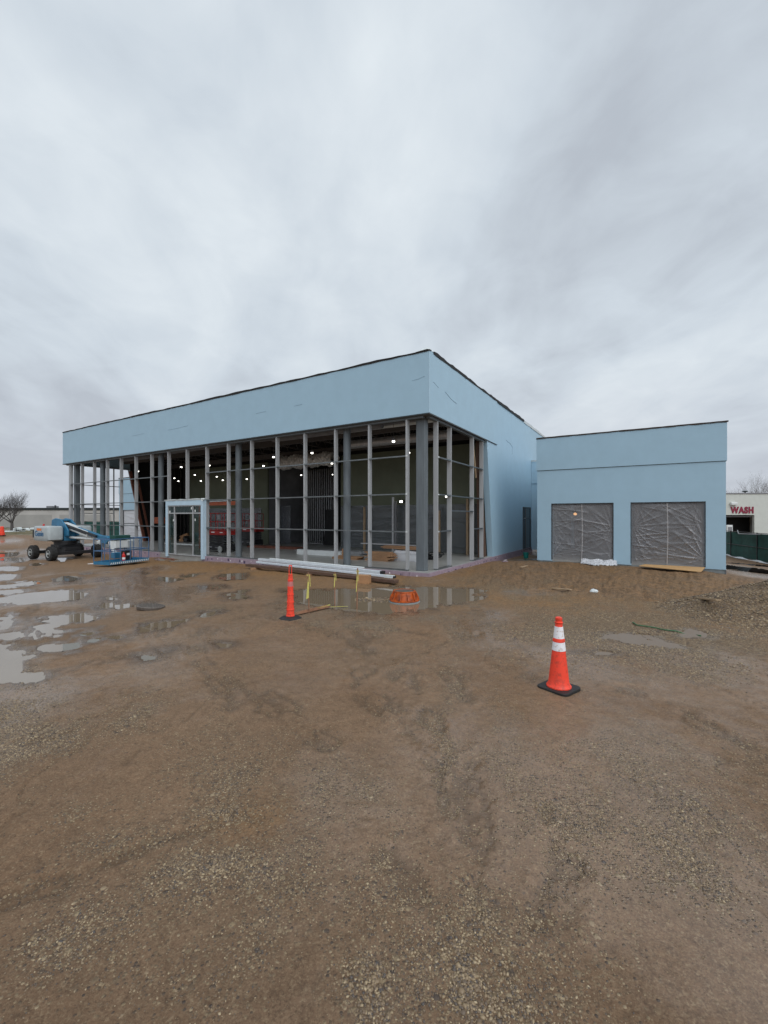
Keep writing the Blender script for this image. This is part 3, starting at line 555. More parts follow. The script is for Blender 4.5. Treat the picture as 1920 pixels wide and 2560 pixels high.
# creases and seams in the membrane
cr_ = MB()
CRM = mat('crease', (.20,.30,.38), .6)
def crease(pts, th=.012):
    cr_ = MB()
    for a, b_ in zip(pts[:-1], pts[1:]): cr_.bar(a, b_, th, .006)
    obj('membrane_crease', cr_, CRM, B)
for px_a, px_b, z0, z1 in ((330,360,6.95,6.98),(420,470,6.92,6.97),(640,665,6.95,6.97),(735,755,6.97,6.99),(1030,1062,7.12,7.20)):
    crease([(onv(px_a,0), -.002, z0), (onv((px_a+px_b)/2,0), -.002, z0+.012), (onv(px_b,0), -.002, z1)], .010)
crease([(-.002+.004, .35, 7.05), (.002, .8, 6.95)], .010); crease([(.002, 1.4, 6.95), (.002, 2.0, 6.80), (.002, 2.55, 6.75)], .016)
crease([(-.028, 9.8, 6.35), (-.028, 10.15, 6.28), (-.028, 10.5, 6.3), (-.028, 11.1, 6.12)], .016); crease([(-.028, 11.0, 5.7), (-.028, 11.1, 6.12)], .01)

obj('corner_bead', MB().box(-.004, .004, -.004, .004, ZF, ZT), M['blue2'], B)
# roof edge felt, wavy
def edge(p0, p1, n, amp, m, up0=.02, th=.07, seed=1, droop=.05):
    rs_ = random.Random(seed); mb = MB(); p0 = Vector(p0); p1 = Vector(p1); d = (p1-p0).normalized(); nrm = Vector((d.y, -d.x, 0)); up = []
    u_ = 0
    for i in range(n+1):
        u_ = .7*u_ + rs_.uniform(-amp, amp); up.append(u_)
    for i in range(n+1):
        q = p0+(p1-p0)*i/n; s_ = up[i]
        o0 = q + nrm*(.012+.015*rs_.random()); a = up0+s_
        mb.v += [tuple(o0+Vector((0,0,-droop-.02*rs_.random()))), tuple(o0+nrm*.02+Vector((0,0,a))), tuple(q-nrm*.16+Vector((0,0,a+.025))), tuple(q-nrm*.16+Vector((0,0,.001)))]
    for i in range(n):
        for k in range(4): mb.f.append((i*4+k, (i+1)*4+k, (i+1)*4+(k+1) % 4, i*4+(k+1) % 4))
    mb.f += [(0,1,2,3), tuple(n*4+k for k in (3,2,1,0))]
    return mb
obj('roof_felt', edge((LX-.02,0,ZT), (.02,0,ZT), 90, .016, M, seed=3, up0=.015, droop=.035), M['rooffelt'], B)
obj('roof_felt', edge((.0,.35,ZT), (.0,13.6,ZT), 46, .032, M, seed=8, up0=.05, droop=.045), M['rooffelt'], B)
obj('roof_flashing', edge((-.02,13.7,ZT-.03), (-.02,DEP,ZT-.03), 16, .03, M, seed=5, up0=.06), M['roofwhite'], B, label='loose white roof membrane at the far end')
obj('roof_flashing', MB().add([(-.55,.0,ZT+.02),(-.05,-.03,ZT+.03),(.03,.55,ZT+.02),(-.5,.55,ZT+.02),(-.12,.12,ZT+.17)], [(0,1,4),(1,2,4),(2,3,4),(3,0,4),(3,2,1,0)]), M['roofwhite'], B, label='white membrane patch at the roof corner')
obj('roof', MB().box(LX+.31, -.31, .31, DEP-.31, 7.35, 7.6), M['deck'], B)
# soffit, drip edge, shadow strip under the ledge
obj('soffit', MB().box(LX+.03, -.03, .02, .42, ZF-.03, ZF-.002).box(-.42, -.03, .42, 6.4, ZF-.03, ZF-.002).box(LX+.03, LX+.42, .42, 4.4, ZF-.03, ZF-.002), M['soffit'], B)
obj('drip_and_shadow_edge', MB().box(LX-.012, .012, -.012, .015, ZF-.035, ZF+.012).box(-.015, .012, .015, 6.5, ZF-.035, ZF+.012).box(LX-.012, LX+.015, .015, 5.0, ZF-.035, ZF+.012), M['drip'], B)
obj('drip_and_shadow_edge', MB().box(-.025, .014, 6.5, 8.05, ZF-.022, ZF+.004), M['blackm'], B)  # black strip painted in for the shadow under the projecting fascia
# head channel
zt = ZF-.11
obj('head_channel', MB().box(LX+.3, -.3, .10, .24, zt, ZF-.032), M['steel'], B); obj('head_channel', MB().box(-.24, -.10, .3, 6.3, zt, ZF-.032), M['steel'], B)
# mullions
MX = [-.988-1.6925*i for i in range(17)]
RZ = [1.56, 2.97, 4.39]; ZD = 3.02
for i, x in enumerate(MX):
    z0 = ZD+.06 if i in (8, 9) else ZS+.045
    wd = .036 if i < 16 else .12
    mb = MB().box(x-wd, x+wd, .10, .28, z0, zt)
    mb.box(x-.012, x+.012, .088, .10, z0+.02, zt-.02)
    mo = obj('mullion', mb, M['alum'], B, bevel=.003)
    if i == 0: mo['label'] = 'front glazing mullion beside the corner column'
MV = [.97, 2.26, 4.84, 6.16]
for v_ in MV: obj('mullion', MB().box(-.28, -.10, v_-.036, v_+.036, ZS+.045, zt).box(-.10, -.088, v_-.012, v_+.012, ZS+.07, zt-.02), M['alum'], B, bevel=.003)
GLX = -28.05
for v_ in (onx(194, GLX), onx(285, GLX)): obj('mullion', MB().box(GLX-.06, GLX, v_-.036, v_+.036, ZS+.045, zt), M['alum'], B)
# rails
for z in RZ:
    if z < 3.1:
        a = onv(414.7, .1) ; b_ = onv(510, .1)
        spans = [(MX[16]+.12, a-.02), (b_+.05, MX[0]-.036)]
    else: spans = [(MX[16]+.12, MX[9]-.036), (MX[7]+.036, MX[0]-.036)]
    for s0, s1 in spans: obj('glazing_rail', MB().box(s0, s1, .092, .15, z-.024, z+.024).box(s0, s1, .15, .25, z-.010, z+.010), M['rail'], B)
for z, s0, s1 in ((RZ[2],.97,6.16),(RZ[1],.97,6.16),(RZ[0],.97,2.26),(RZ[0],4.84,6.16),(2.36,2.26,4.84)):
    obj('glazing_rail', MB().box(-.15, -.092, s0+.036, s1-.036, z-.024, z+.024).box(-.25, -.15, s0+.036, s1-.036, z-.010, z+.010), M['rail'], B)
for z in (RZ[2], RZ[1], 2.35): obj('glazing_rail', MB().box(GLX-.05, GLX-.01, .5, onx(300, GLX) if z > 2.5 else onx(285, GLX), z-.024, z+.024), M['rail'], B)
obj('glazing_rail', MB().box(GLX-.05, GLX-.01, onx(285, GLX), 4.6, 1.56-.024, 1.56+.024), M['rail'], B)
for z in RZ: obj('rail_clip', MB().box(MX[0]-.02, MX[0]+.05, .070, .087, z-.028, z+.022), M['white'], B); obj('rail_clip', MB().box(-.087, -.07, .94, 1.03, z-.03, z+.02), M['white'], B)
sil = MB().box(MX[16]+.12, onv(414.7,.1)-.02, .08, .26, ZS+.001, ZS+.044).box(onv(510,.1)+.05, MX[0]+.036, .08, .26, ZS+.001, ZS+.044); obj('sill_channel', sil, M['rail'], B)
for s0, s1 in ((.95,2.30),(4.80,6.2)): obj('sill_channel', MB().box(-.26, -.08, s0, s1, ZS+.001, ZS+.044), M['rail'], B)
# steel columns
for i in (2, 6, 10, 14):
    x = MX[i]+.30
    obj('column', MB().lathe([(.155, ZS), (.155, 6.6)], (x, .55, 0), 28), M['steel'], B, smooth=True)
obj('column', MB().box(-.72, -.36, .36, .66, ZS, 6.6), M['steel'], B, bevel=.02, label='square grey steel column at the near corner')
obj('column', MB().box(MX[16]+.14, MX[16]+.42, .30, .60, ZS, 6.6), M['steel'], B, bevel=.02)
# entrance portal
PXL, PXR = onv(413.8, -.12), onv(507.3, -.12); PZ = ZD
ent = obj('entrance_portal', MB().box(PXL, PXL+.17, -.12, .08, -.08, PZ-.30).box(PXR-.18, PXR, -.12, .08, -.08, PZ-.30).box(PXL, PXR, -.12, .08, PZ-.30, PZ), M['blue2'], B, bevel=.004, label='pale blue box frame of the entrance projecting from the glazing')
fl = edge((PXL-.1, -.12, PZ), (PXR+.06, -.12, PZ), 24, .012, M, seed=11, up0=.02, droop=.03); obj('portal_flashing', fl, M['roofwhite'], ent)
obj('portal_flashing', MB().add([(PXR-.02,-.16,PZ-.13),(PXR+.08,-.12,PZ-.02),(PXR+.08,-.05,PZ+.05),(PXR-.12,-.16,PZ+.04),(PXR-.02,-.1,PZ-.02)], [(0,1,2,3),(0,3,4),(0,4,1),(1,4,2),(2,4,3)]), M['roofwhite'], ent)
ix0, ix1 = PXL+.17, PXR-.18; a1 = onv(436.7, -.06); a2 = onv(482.8, -.06); zt1 = 2.55; ztop = PZ-.30; y0, y1 = -.09, .02
fr = MB().box(ix0, ix0+.045, y0, y1, .05, ztop).box(ix1-.045, ix1, y0, y1, .05, ztop).box(ix0+.045, ix1-.045, y0, y1, ztop-.05, ztop)
fr.box(a1-.03, a1+.03, y0, y1, .05, ztop-.05).box(a2-.03, a2+.03, y0, y1, .05, ztop-.05)
for s0, s1 in ((ix0+.045, a1-.03), (a1+.03, a2-.03), (a2+.03, ix1-.045)): fr.box(s0, s1, y0, y1, zt1-.25-.03, zt1-.25+.03)
fr.box(ix0+.045, a1-.03, y0, y1, .05, .11).box(a2+.03, ix1-.045, y0, y1, .05, .11)
sf = obj('storefront_frame', fr, M['alum'], ent, label='grey aluminium entrance frame with transoms')
for s0, s1, z0, z1 in ((ix0+.045, a1-.03, .11, zt1-.28), (a2+.03, ix1-.045, .11, zt1-.28), (ix0+.045, a1-.03, zt1-.22, ztop-.05), (a2+.03, ix1-.045, zt1-.22, ztop-.05), (a1+.03, a2-.03, zt1-.22, ztop-.05)):
    obj('glass_pane', MB().box(s0, s1, -.045, -.035, z0, z1), M['glass'], sf)
st = MB()
for x, z in ((ix0+.12, 2.38), (a1-.13, 1.92), (a2-.16, 2.56), (a2+.15, 2.42), (a2+.15, 1.95)): obj('glass_sticker', MB().box(x-.04, x+.04, -.0485, -.0455, z-.06, z+.06), M['sticker'], sf)
obj('sliding_door_track', MB().box(a1+.03, a2-.03, -.08, .01, .05, .075), M['alum'], ent)
# interior: ceiling structure, walls
X1 = onv(852, VB); X2 = onv(669, VB); X3 = onv(474, VB)
def wallpart(name, x0, x1, v_, z0, z1, m, label=None, th=.15): return obj(name, MB().box(x0, x1, v_, v_+th, z0, z1), m, B, label=label)
wallpart('interior_wall', X1, -.34, VB, ZS, 6.05, M['olive'], 'green drywall wall behind the near corner')
wallpart('interior_wall', X3, X2, VB, ZS, 6.05, M['olive'])
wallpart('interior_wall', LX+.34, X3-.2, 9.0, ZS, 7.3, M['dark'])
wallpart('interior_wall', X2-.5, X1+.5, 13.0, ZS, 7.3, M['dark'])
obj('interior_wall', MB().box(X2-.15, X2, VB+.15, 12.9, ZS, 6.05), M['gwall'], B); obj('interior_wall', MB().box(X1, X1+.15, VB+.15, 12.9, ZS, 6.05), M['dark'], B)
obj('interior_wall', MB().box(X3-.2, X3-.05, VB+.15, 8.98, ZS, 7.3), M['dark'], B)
obj('ceiling_void_dark', MB().box(X3, -.34, VB+.16, VB+.3, 6.06, 7.34), M['dark'], B)  # solid near-black sheet paints the darkness above the walls
sd_ = MB(); xs0, xs1 = onv(767, 10.4), onv(833, 10.4)
for k in range(13):
    x = xs0+(xs1-xs0)*k/12; sd_.box(x-.02, x+.02, 10.4, 10.5, ZS, 5.6)
sd_.box(xs0-.1, xs1+.1, 10.39, 10.51, ZS+.001, ZS+.04); obj('stud_partition', sd_, M['stud'], B, label='bare metal stud partition in the recess')
sd_ = MB()
for k in range(16):
    x = X3-.6-k*.55; sd_.box(x-.02, x+.02, 8.75, 8.85, ZS, 6.6)
obj('stud_partition', sd_, M['joist'], B, label='dark metal stud wall left of the entrance')
for k in range(17):
    x = -1.2-1.7*k
    j = MB().box(x-.04, x+.04, .5, DEP-.6, 7.22, 7.30).box(x-.04, x+.04, .5, DEP-.6, 6.55, 6.61)
    nz = 22
    for q in range(nz):
        ya = .5+q*.45; j.bar((x, ya, 6.6 if q % 2 else 7.24), (x, ya+.45, 7.24 if q % 2 else 6.6), .03)
    obj('roof_joist', j, M['joist'], B)
for y in (.62, 3.9, 7.7): obj('roof_beam', MB().box(LX+.7, -.5, y-.07, y+.07, 6.2, 6.54), M['joist'], B)
obj('ceiling_pipe', MB().cyl((-12, 2.4, 6.25), (-1.0, 2.4, 6.25), .06, n=12), M['gwall'], B, smooth=True)
obj('ceiling_pipe', MB().cyl((-6.4, 3.2, 6.35), (-.9, 3.2, 6.35), .09, n=12), M['white'], B, smooth=True)
for k, (xa, xb, y_, z_, r_d, m_) in enumerate(((-9.5,-3.0,1.6,6.05,.16,'gwall'),(-18,-12,1.4,6.1,.18,'gwall'),(-25,-19.5,2.0,6.1,.15,'gwall'),(-7,-1.2,4.6,5.95,.22,'stud'))): obj('air_duct', MB().cyl((xa, y_, z_), (xb, y_, z_), r_d, n=14), M[m_], B, smooth=True)
dm_ = MB().grid(lambda u, v: (onv(700, 7.2)+(onv(838, 7.2)-onv(700, 7.2))*u, 7.2+.45*math.cos(v*6.283), 5.75+.42*math.sin(v*6.283)+.05*math.sin(u*23+3*v)+.03*math.sin(u*61)), 60, 20)
dr = random.Random(4); dm_.v = [(a+dr.uniform(-.03,.03), b_+dr.uniform(-.05,.05), c+dr.uniform(-.05,.05)) for a, b_, c in dm_.v]; obj('foil_duct', dm_, M['foil'], B, label='crinkled silver foil insulated duct')
# ------------------------------------------------------------------ WINGS
def wing(name, label, xa, xb, v0, v1, opens, plinth=True):
    A_ = thing(name, label, 'building', lw(xa, v0, 0), BA); Wd = xb-xa; zt_ = 5.85; zb = 4.32; sg = 1
    xs_ = [0] + [q for o in opens for q in (o[0]-xa, o[1]-xa)] + [Wd]; mb = MB()
    for k in range(0, len(xs_), 2): mb.box(xs_[k], xs_[k+1], 0, .28, .04, 2.70)
    mb.box(0, Wd, 0, .28, 2.70, zb).box(.0, .28, .28, v1-v0, .04, zb).box(Wd-.28, Wd, .28, v1-v0, .04, zb)
    obj('wall', mb, M['blue'], A_); obj('parapet_band', MB().box(-.03, Wd+.03, -.035, .28, zb, zt_).box(-.03, .28, .28, v1-v0, zb, zt_).box(Wd-.28, Wd+.03, .28, v1-v0, zb, zt_), M['blue'], A_)
    obj('band_shadow_strip', MB().box(-.01, Wd+.01, -.012, -.001, zb-.02, zb-.001), M['drip'], A_)  # solid dark strip draws the shadow line below the parapet band
    obj('coping', edge((-.03,-.035,zt_), (Wd+.07,-.035,zt_), 40, .005, M, seed=21, up0=.03, droop=.015), mat('coping_brown', (.055,.043,.038), .6, var=.25), A_)
    obj('plinth', MB().box(.03, Wd-.01, .03, .25, -.9, .04), M['plinth'], A_); obj('corner_strip', MB().box(Wd-.01, Wd+.012, -.004, .26, -.6, .035), M['gwall'], A_)
    obj('floor_slab', MB().box(.05, Wd-.05, .05, v1-v0-.05, -.1, .095), M['concrete'], A_); obj('roof', MB().box(.29, Wd-.29, .29, v1-v0-.1, 5.0, 5.2), M['deck'], A_)
    obj('rear_wall', MB().box(.29, Wd-.29, v1-v0-.3, v1-v0-.1, .1, 5.0), M['gwall'], A_)
    for o in opens: obj('opening_liner', MB().box(o[0]-xa-.03, o[0]-xa, .0-.006, .2, .1, 2.7).box(o[1]-xa, o[1]-xa+.03, -.006, .2, .1, 2.7).box(o[0]-xa-.03, o[1]-xa+.03, -.006, .2, 2.7, 2.735), M['blackm'] , A_)
    return A_
OP = [(onv(1380,7.41), onv(1532,7.41)), (onv(1578.5,7.41), onv(1762,7.41))]
VA = 7.41; XA0, XA1 = onv(1343,VA), onv(1815,VA)
an = wing('garage_wing', 'low blue garage wing right of the showroom with two film-covered openings', XA0, XA1, VA, 16.5, OP)
lk = thing('link_building', 'narrow recessed blue link between the showroom and the garage wing', 'building', lw(0, 15.6, 0), BA)
obj('wall', MB().box(-.02, .72, .1, .3, -.1, 4.32).box(.72, XA0+.5, .1, .3, 2.72, 4.32).box(1.35, XA0+.5, .1, .3, -.1, 2.72), M['blue'], lk)
obj('parapet_band', MB().box(-.02, XA0+.5, .06, .3, 4.32, 5.83), M['blue'], lk); obj('coping', edge((-.02,.06,5.83),(XA0+.5,.06,5.83), 10, .03, M, seed=9, up0=.05), M['roofwhite'], lk)
wn = obj('window_frame', MB().box(.72,.76,.08,.2,.1,2.72).box(1.31,1.35,.08,.2,.1,2.72).box(.76,1.31,.08,.2,.1,.16).box(.76,1.31,.08,.2,2.66,2.72).box(.76,1.31,.08,.2,1.98,2.03), M['blackm'], lk)
obj('glass_pane', MB().box(.76,1.31,.12,.13,.16,2.66), M['glass'], wn)
# tall window let into the right side wall of the showroom
for (s0, s1) in ((13.45, 15.4),):
    wf = obj('window_frame', MB().box(-.03,.012,s0,s0+.06,-.02,2.72).box(-.03,.012,s1-.06,s1,-.02,2.72).box(-.03,.012,s0+.06,s1-.06,2.64,2.72).box(-.03,.012,s0+.06,s1-.06,-.02,.05).box(-.03,.012,s0+.55,s0+.60,.05,2.64).box(-.03,.008,s0+.06,s1-.06,1.98,2.03), M['blackm'], B)
    obj('window_pane', MB().box(-.028,-.018,s0+.06,s1-.06,.05,2.64), mat('dark_glass', (.01,.014,.014), .08), wf)
    obj('window_bead', MB().box(.0125,.018,s0+.57,s0+.59,.05,2.64).box(.0125,.018,s0+.06,s0+.57,1.99,2.02), M['alum'], wf)
lo_ = (onv(308,8.2), onv(336,8.2)+.8)
lwg = wing('left_wing', 'blue wing seen through the far left glazing with a white covered opening', onv(298,8.2), LX-.1, 8.2, 14, [(lo_[0], LX-.5)])
# ------------------------------------------------------------------ films
def film(name, label, x0, x1, z0, z1, v_, m, folds, parent=None, nu=150, nv=130, amp=.026, group=None, seam=True, cat='plastic sheet'):
    root = thing(name, label, cat, lw(x0, v_, 0), BA, group); Wd = x1-x0; Hh = z1-z0; r_ = random.Random(len(label))
    RG = [((r_.choice((0, .02)), r_.uniform(0, 1)), (r_.uniform(.35, .7), r_.uniform(0, 1))) for _ in range(3)]+[((1, r_.uniform(0, .8)), (r_.uniform(.3, .7), r_.uniform(0, 1))) for _ in range(3)]+[((0, .06), (.95, .14)), ((.05, .22), (1, .10)), ((.0, .30), (.6, .24))]
    A_ = [(a, c, r_.uniform(20, 36), r_.uniform(0, 6), k) for a, c, k in folds]
    def fn(u, v):
        d = .010*math.sin(u*7+v*5)
        for a, c, fr_, ph_, k in A_:
            dx, dz = (u-a)*Wd/1.8, (v-c)*Hh/1.8; rr2 = math.hypot(dx, dz)+.02; th = math.atan2(dz, dx)
            d += amp*k*(max(0, math.sin(th*fr_*.55+ph_))**3*1.2)*min(1, rr2*3)*math.exp(-rr2*2.0)
        for (ua, va), (ub, vb) in RG:
            dx, dy = (ub-ua)*Wd, (vb-va)*Hh; t_ = max(0, min(1, ((u-ua)*Wd*dx+(v-va)*Hh*dy)/(dx*dx+dy*dy))); q_ = math.hypot((u-ua)*Wd-t_*dx, (v-va)*Hh-t_*dy-.03*math.sin(t_*3.1)); d += .020*math.exp(-(q_/.022)**2)
        d += .05*math.sin(math.pi*u)*math.sin(math.pi*v)+.006*math.sin(v*31+4*math.sin(u*5))*math.sin(math.pi*u)
        ed = min(u, 1-u, v, 1-v); return (u*Wd, -d*min(1, ed*18), z0+v*Hh)
    obj('film', MB().grid(fn, nu, nv), m, root, smooth=True)
    if seam: obj('seam_tape', MB().grid(lambda u, v: (Wd*(.497+.013*u+.012*math.sin(v*3)), -.035-.01*math.sin(v*9), z0+.02+v*(Hh-.04)), 2, 20), mat('seam_tape', (.38,.36,.35), .6), root)
    return root
F1 = [(0,.98,1),(0,.7,1),(0,.5,.8),(0,.08,1.3),(1,.62,1.3),(1,.45,1.3),(1,.05,1),(.5,.15,.8),(.3,.1,.8)]
F2 = [(0.02,.62,1.7),(.02,.45,1.2),(0,.2,1.2),(1,.64,1),(1,.38,1.6),(1,.12,2.0),(.1,.95,1),(.9,.95,.8),(.02,.04,1)]
p1_ = film('plastic_sheet', 'torn clear plastic sheet over the left garage opening, its hem spilling out', OP[0][0], OP[0][1], .10, 2.70, VA+.05, M['film'], F1, group='plastic sheets over the garage openings')
p2_ = film('plastic_sheet', 'taut creased plastic sheet over the right garage opening above the plywood', OP[1][0], OP[1][1], .10, 2.70, VA+.05, M['film'], F2, group='plastic sheets over the garage openings')
tr = random.Random(3); w0 = OP[0][1]-OP[0][0]
obj('film_hem', MB().grid(lambda u, v: (w0*(.5+.56*u) + .1*v*math.sin(u*9), -.05-.85*v*(.35+.65*math.sin(u*3.1)), .17*(1-v)**2+.02*math.sin(u*17+v*8)*(1-v)+tr.uniform(0,.05)+.01), 60, 18), M['film3'], p1_)
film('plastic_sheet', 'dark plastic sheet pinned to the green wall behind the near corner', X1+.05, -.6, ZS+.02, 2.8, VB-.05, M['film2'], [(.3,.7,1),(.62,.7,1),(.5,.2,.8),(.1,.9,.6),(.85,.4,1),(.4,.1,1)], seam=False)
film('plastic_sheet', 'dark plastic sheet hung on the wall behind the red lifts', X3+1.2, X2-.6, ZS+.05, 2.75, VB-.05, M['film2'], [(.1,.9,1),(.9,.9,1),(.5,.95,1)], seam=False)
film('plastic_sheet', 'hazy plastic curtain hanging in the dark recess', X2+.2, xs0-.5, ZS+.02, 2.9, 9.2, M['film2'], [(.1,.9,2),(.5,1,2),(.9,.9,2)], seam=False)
film('plastic_sheet', 'white sheet closing the opening of the far left wing', lo_[0]+.03, LX-.53, .10, 2.69, 8.26, M['film3'], [(.9,.4,1.6),(.9,.1,1.5),(.3,.9,.8)], seam=False)
# ------------------------------------------------------------------ ceiling lamps
LP = [(983.7,1104),(866,1117.5),(1022,1132),(830,1159),(832,1186.6),(780,1133),(753,1188),(684,1143),(658.6,1165),(681.4,1191),(617,1198),(599,1152),(523,1164),(542,1192),(557,1200.7),(487,1187.7),(502,1202.7),(453,1168),(436,1195.8),(446,1203),(345,1178.6)]
where = ['nearest the corner, above the lumber','second from the corner in the front row','deeper in, seen just left of the corner column','by the right end of the foil duct','low at the right side of the metal studs','in front of the foil duct','in the dark recess left of the metal studs','upper one right of the sixth bay','above the green wall beside the recess','low one at the left edge of the recess','right of the second round column, over the green wall','right of the second round column, upper','above the red lift, upper','above the red lift, left of the close pair','above the red lift, right of the close pair','over the entrance, upper right of the pair','over the entrance, lower right of the pair','over the entrance, topmost','over the entrance, left of the low pair','over the entrance, right of the low pair','farthest left, beside the leaning timber']
lamp0 = None
for (px, py), wh in zip(LP, where):
    z = 5.3
    lim = 12.5 if 672 < px < 850 else (7.6 if px > 470 else 8.5)
    for _ in range(60):
        x, y = gl(px, py, z)
        if y < lim: break
        z -= .05
    lab = 'lit round ceiling lamp ' + wh
    if lamp0 is None:
        lamp0 = thing('ceiling_lamp', lab, 'lamp', lw(x, y, z), 0, 'lit lamps under the showroom ceiling')
        obj('lens', MB().lathe([(.02,-.03),(.052,-.025),(.06,0),(.06,.03)], n=16), M['lampglow'], lamp0)
        obj('housing', MB().lathe([(.075,.03),(.075,.10),(.04,.16)], n=16), M['gwall'], lamp0); obj('cord', MB().cyl((0,0,.16),(0,0,1.1),.008,n=5), M['joist'], lamp0)
    else: dup(lamp0, lw(x, y, z), 0, lab)
for (px, py), lb in (((1003,1254),'small glowing box on the green wall above the lumber'), ((1117.6,1241.6),'small glowing box behind the side glazing')):  # two low bright spots built as glowing boxes
    x = onv(px, VB-.25); q = lw(x, VB-.25); z = CAMH+(HY-py)/F*q[1]
    wl_ = thing('small_glow', lb, 'lamp', (q[0], q[1], z), BA); obj('lens', MB().box(-.09,.09,-.03,0,-.05,.05), M['lampglow'], wl_); obj('housing', MB().box(-.12,.12,.003,.2,-.08,.08), M['blackm'], wl_)
gq = lw(*gl(1435, 1330, .1)[:2]) ; xg = onv(1438, 9.6); qg = lw(xg, 9.6)
wl_ = thing('small_glow', 'warm glowing lamp inside the garage behind the torn film', 'lamp', (qg[0], qg[1], CAMH+5*qg[1]/F), BA); obj('lens', MB().lathe([(.02,-.07),(.07,-.04),(.085,0),(.07,.04),(.02,.07)], n=14), M['warmglow'], wl_); obj('cord', MB().cyl((0,0,.1),(0,0,2.6),.01,n=5), M['blackm'], wl_)
# ------------------------------------------------------------------ things inside the showroom
def TL(name, label, cat, x, y, z=ZS, rot=0, group=None): return thing(name, label, cat, lw(x, y, z), BA+R(rot), group)
def stack(name, label, x, y, L, Wd, layers, m, rot=0, th=.045, z=ZS, cat='lumber'):
    t_ = TL(name, label, cat, x, y, z, rot); r_ = random.Random(len(label)*7)
    for k in range(layers):
        a = r_.uniform(-.12,.12); mb = MB(); n_ = max(1, int(Wd/.15))
        for q in range(n_): mb.box(-L/2+a+r_.uniform(-.05,.05), L/2+a+r_.uniform(-.05,.05), -Wd/2+q*Wd/n_, -Wd/2+(q+1)*Wd/n_-.008, k*th+.001, (k+1)*th-.006)
        obj('board_layer', mb, m, t_)
    return t_
sx0, sy0 = gl(955, 1402, .1)
stack('lumber_stack', 'stack of brown lumber inside the corner, left of the wrapped bundle', sx0-.1, sy0+.05, 1.25, .55, 9, M['lumber'])
wx, wy = gl(1012, 1403, .1)
wb = TL('wrapped_bundle', 'bundle wrapped in white film beside the lumber stack', 'bundle', wx, wy+.35); r_ = random.Random(2)
obj('wrap', MB().grid(lambda u, v: (-.62+1.24*u+r_.uniform(-.02,.02), .38*math.cos(math.pi*(1-v)*1.0)*(1 if 0 < u < 1 else .9), .46*min(1, 1.25*math.sin(math.pi*v)) + r_.uniform(-.015,.015)), 24, 14).box(-.6,.6,-.33,.33,.02,.36), M['film3'], wb)
obj('strap', MB().box(.1,.16,-.392,-.384,.02,.3), M['blackm'], wb)
stack('plank_pile', 'tan planks lying on top of the lumber and wrapped bundle', wx-.35, wy+.4, 1.9, .5, 3, M['lumber'], rot=-3, z=ZS+.52)
stack('board', 'long pale board lying across the plank pile', wx-1.1, wy+.55, 3.4, .2, 1, M['stud'], rot=-2, z=ZS+.67)
stack('plank_pile', 'loose brown planks with an upright offcut left of the third mullion', onv(872,2.6), 2.6, 1.5, .5, 3, M['lumber'])
tb = TL('timber_block', 'upright brown timber block behind the round column', 'lumber', onv(861,2.9), 2.95); obj('block', MB().box(-.12,.12,-.1,.1,.0,.45), M['lumber'], tb)
gx_, gy_ = gl(800, 1389, .1)
stack('metal_track_bundle', 'long white metal channel lying on the floor left of the third mullion', gx_-.2, gy_+.2, 3.0, .3, 1, M['white'], th=.26, cat='metal channel')
stack('metal_track_bundle', 'thin grey metal channels stacked behind the long white channel', gx_+.4, gy_+1.5, 2.6, .6, 3, M['stud'], th=.06, cat='metal channel')
rx_, ry_ = gl(672, 1370, .1); stack('plank_pile', 'low pile of reddish planks on the bare floor of the middle bays', rx_+.4, ry_+.2, 4.0, .8, 3, M['redwood'], th=.04, rot=4)
stack('plank_pile', 'scattered grey boards on the floor right of the reddish planks', gx_-2.4, gy_+2.4, 2.4, .7, 1, M['gwall'], th=.03, rot=12)
for px, lb, m_ in ((911,'brown timber prop left of the tall white post','wood'),(983,'tall white post standing on the floor against the dark film','white'),(1167,'pair of tan posts behind the side glazing','pine'),(1092,'tan posts right of the square corner column','pine')):
    x = onv(px, VB-.5 if px != 1167 else VB-.6); h_ = 3.15 if px in (983,) else (2.95 if px == 1167 else 2.6)
    pt = TL('timber_post', lb, 'post', x, VB-.5); obj('post', MB().box(-.06,.06,-.05,.05,.0,h_), M['stud'] if m_ == 'white' else M['pine'], pt)
    if m_ != 'wood': obj('post', MB().box(.12,.20,-.05,.05,0,h_-.25), M[m_] if m_ != 'white' else M['gwall'], pt)
dp = TL('black_panel', 'black panel leaning against the metal studs', 'panel', onv(822, 9.6), 9.7); obj('panel', MB().prism([(-.55,0),(.55,0),(.45,2.5),(-.3,2.5)], 'y', -.03, .03), M['darkpanel'], dp)
bg_x, bg_y = gl(1075, 1402, .1); bgp = TL('cable_heap', 'heap of black cable behind the corner column', 'cable', bg_x, bg_y+.5); r_ = random.Random(5)
cbm = MB()
for k in range(14):
    a = r_.uniform(0,6.28); c_ = (r_.uniform(-.45,.45), r_.uniform(-.2,.2), r_.uniform(.06,.28)); rr_k = r_.uniform(.1,.2); cbm.tube([(c_[0]+rr_k*math.cos(q*.6), c_[1]+rr_k*math.sin(q*.6)*math.cos(a), max(.02, c_[2]+rr_k*.6*math.sin(q*.6)*math.sin(a))) for q in range(11)], .025, 6)
obj('cable', cbm, M['black'], bgp)
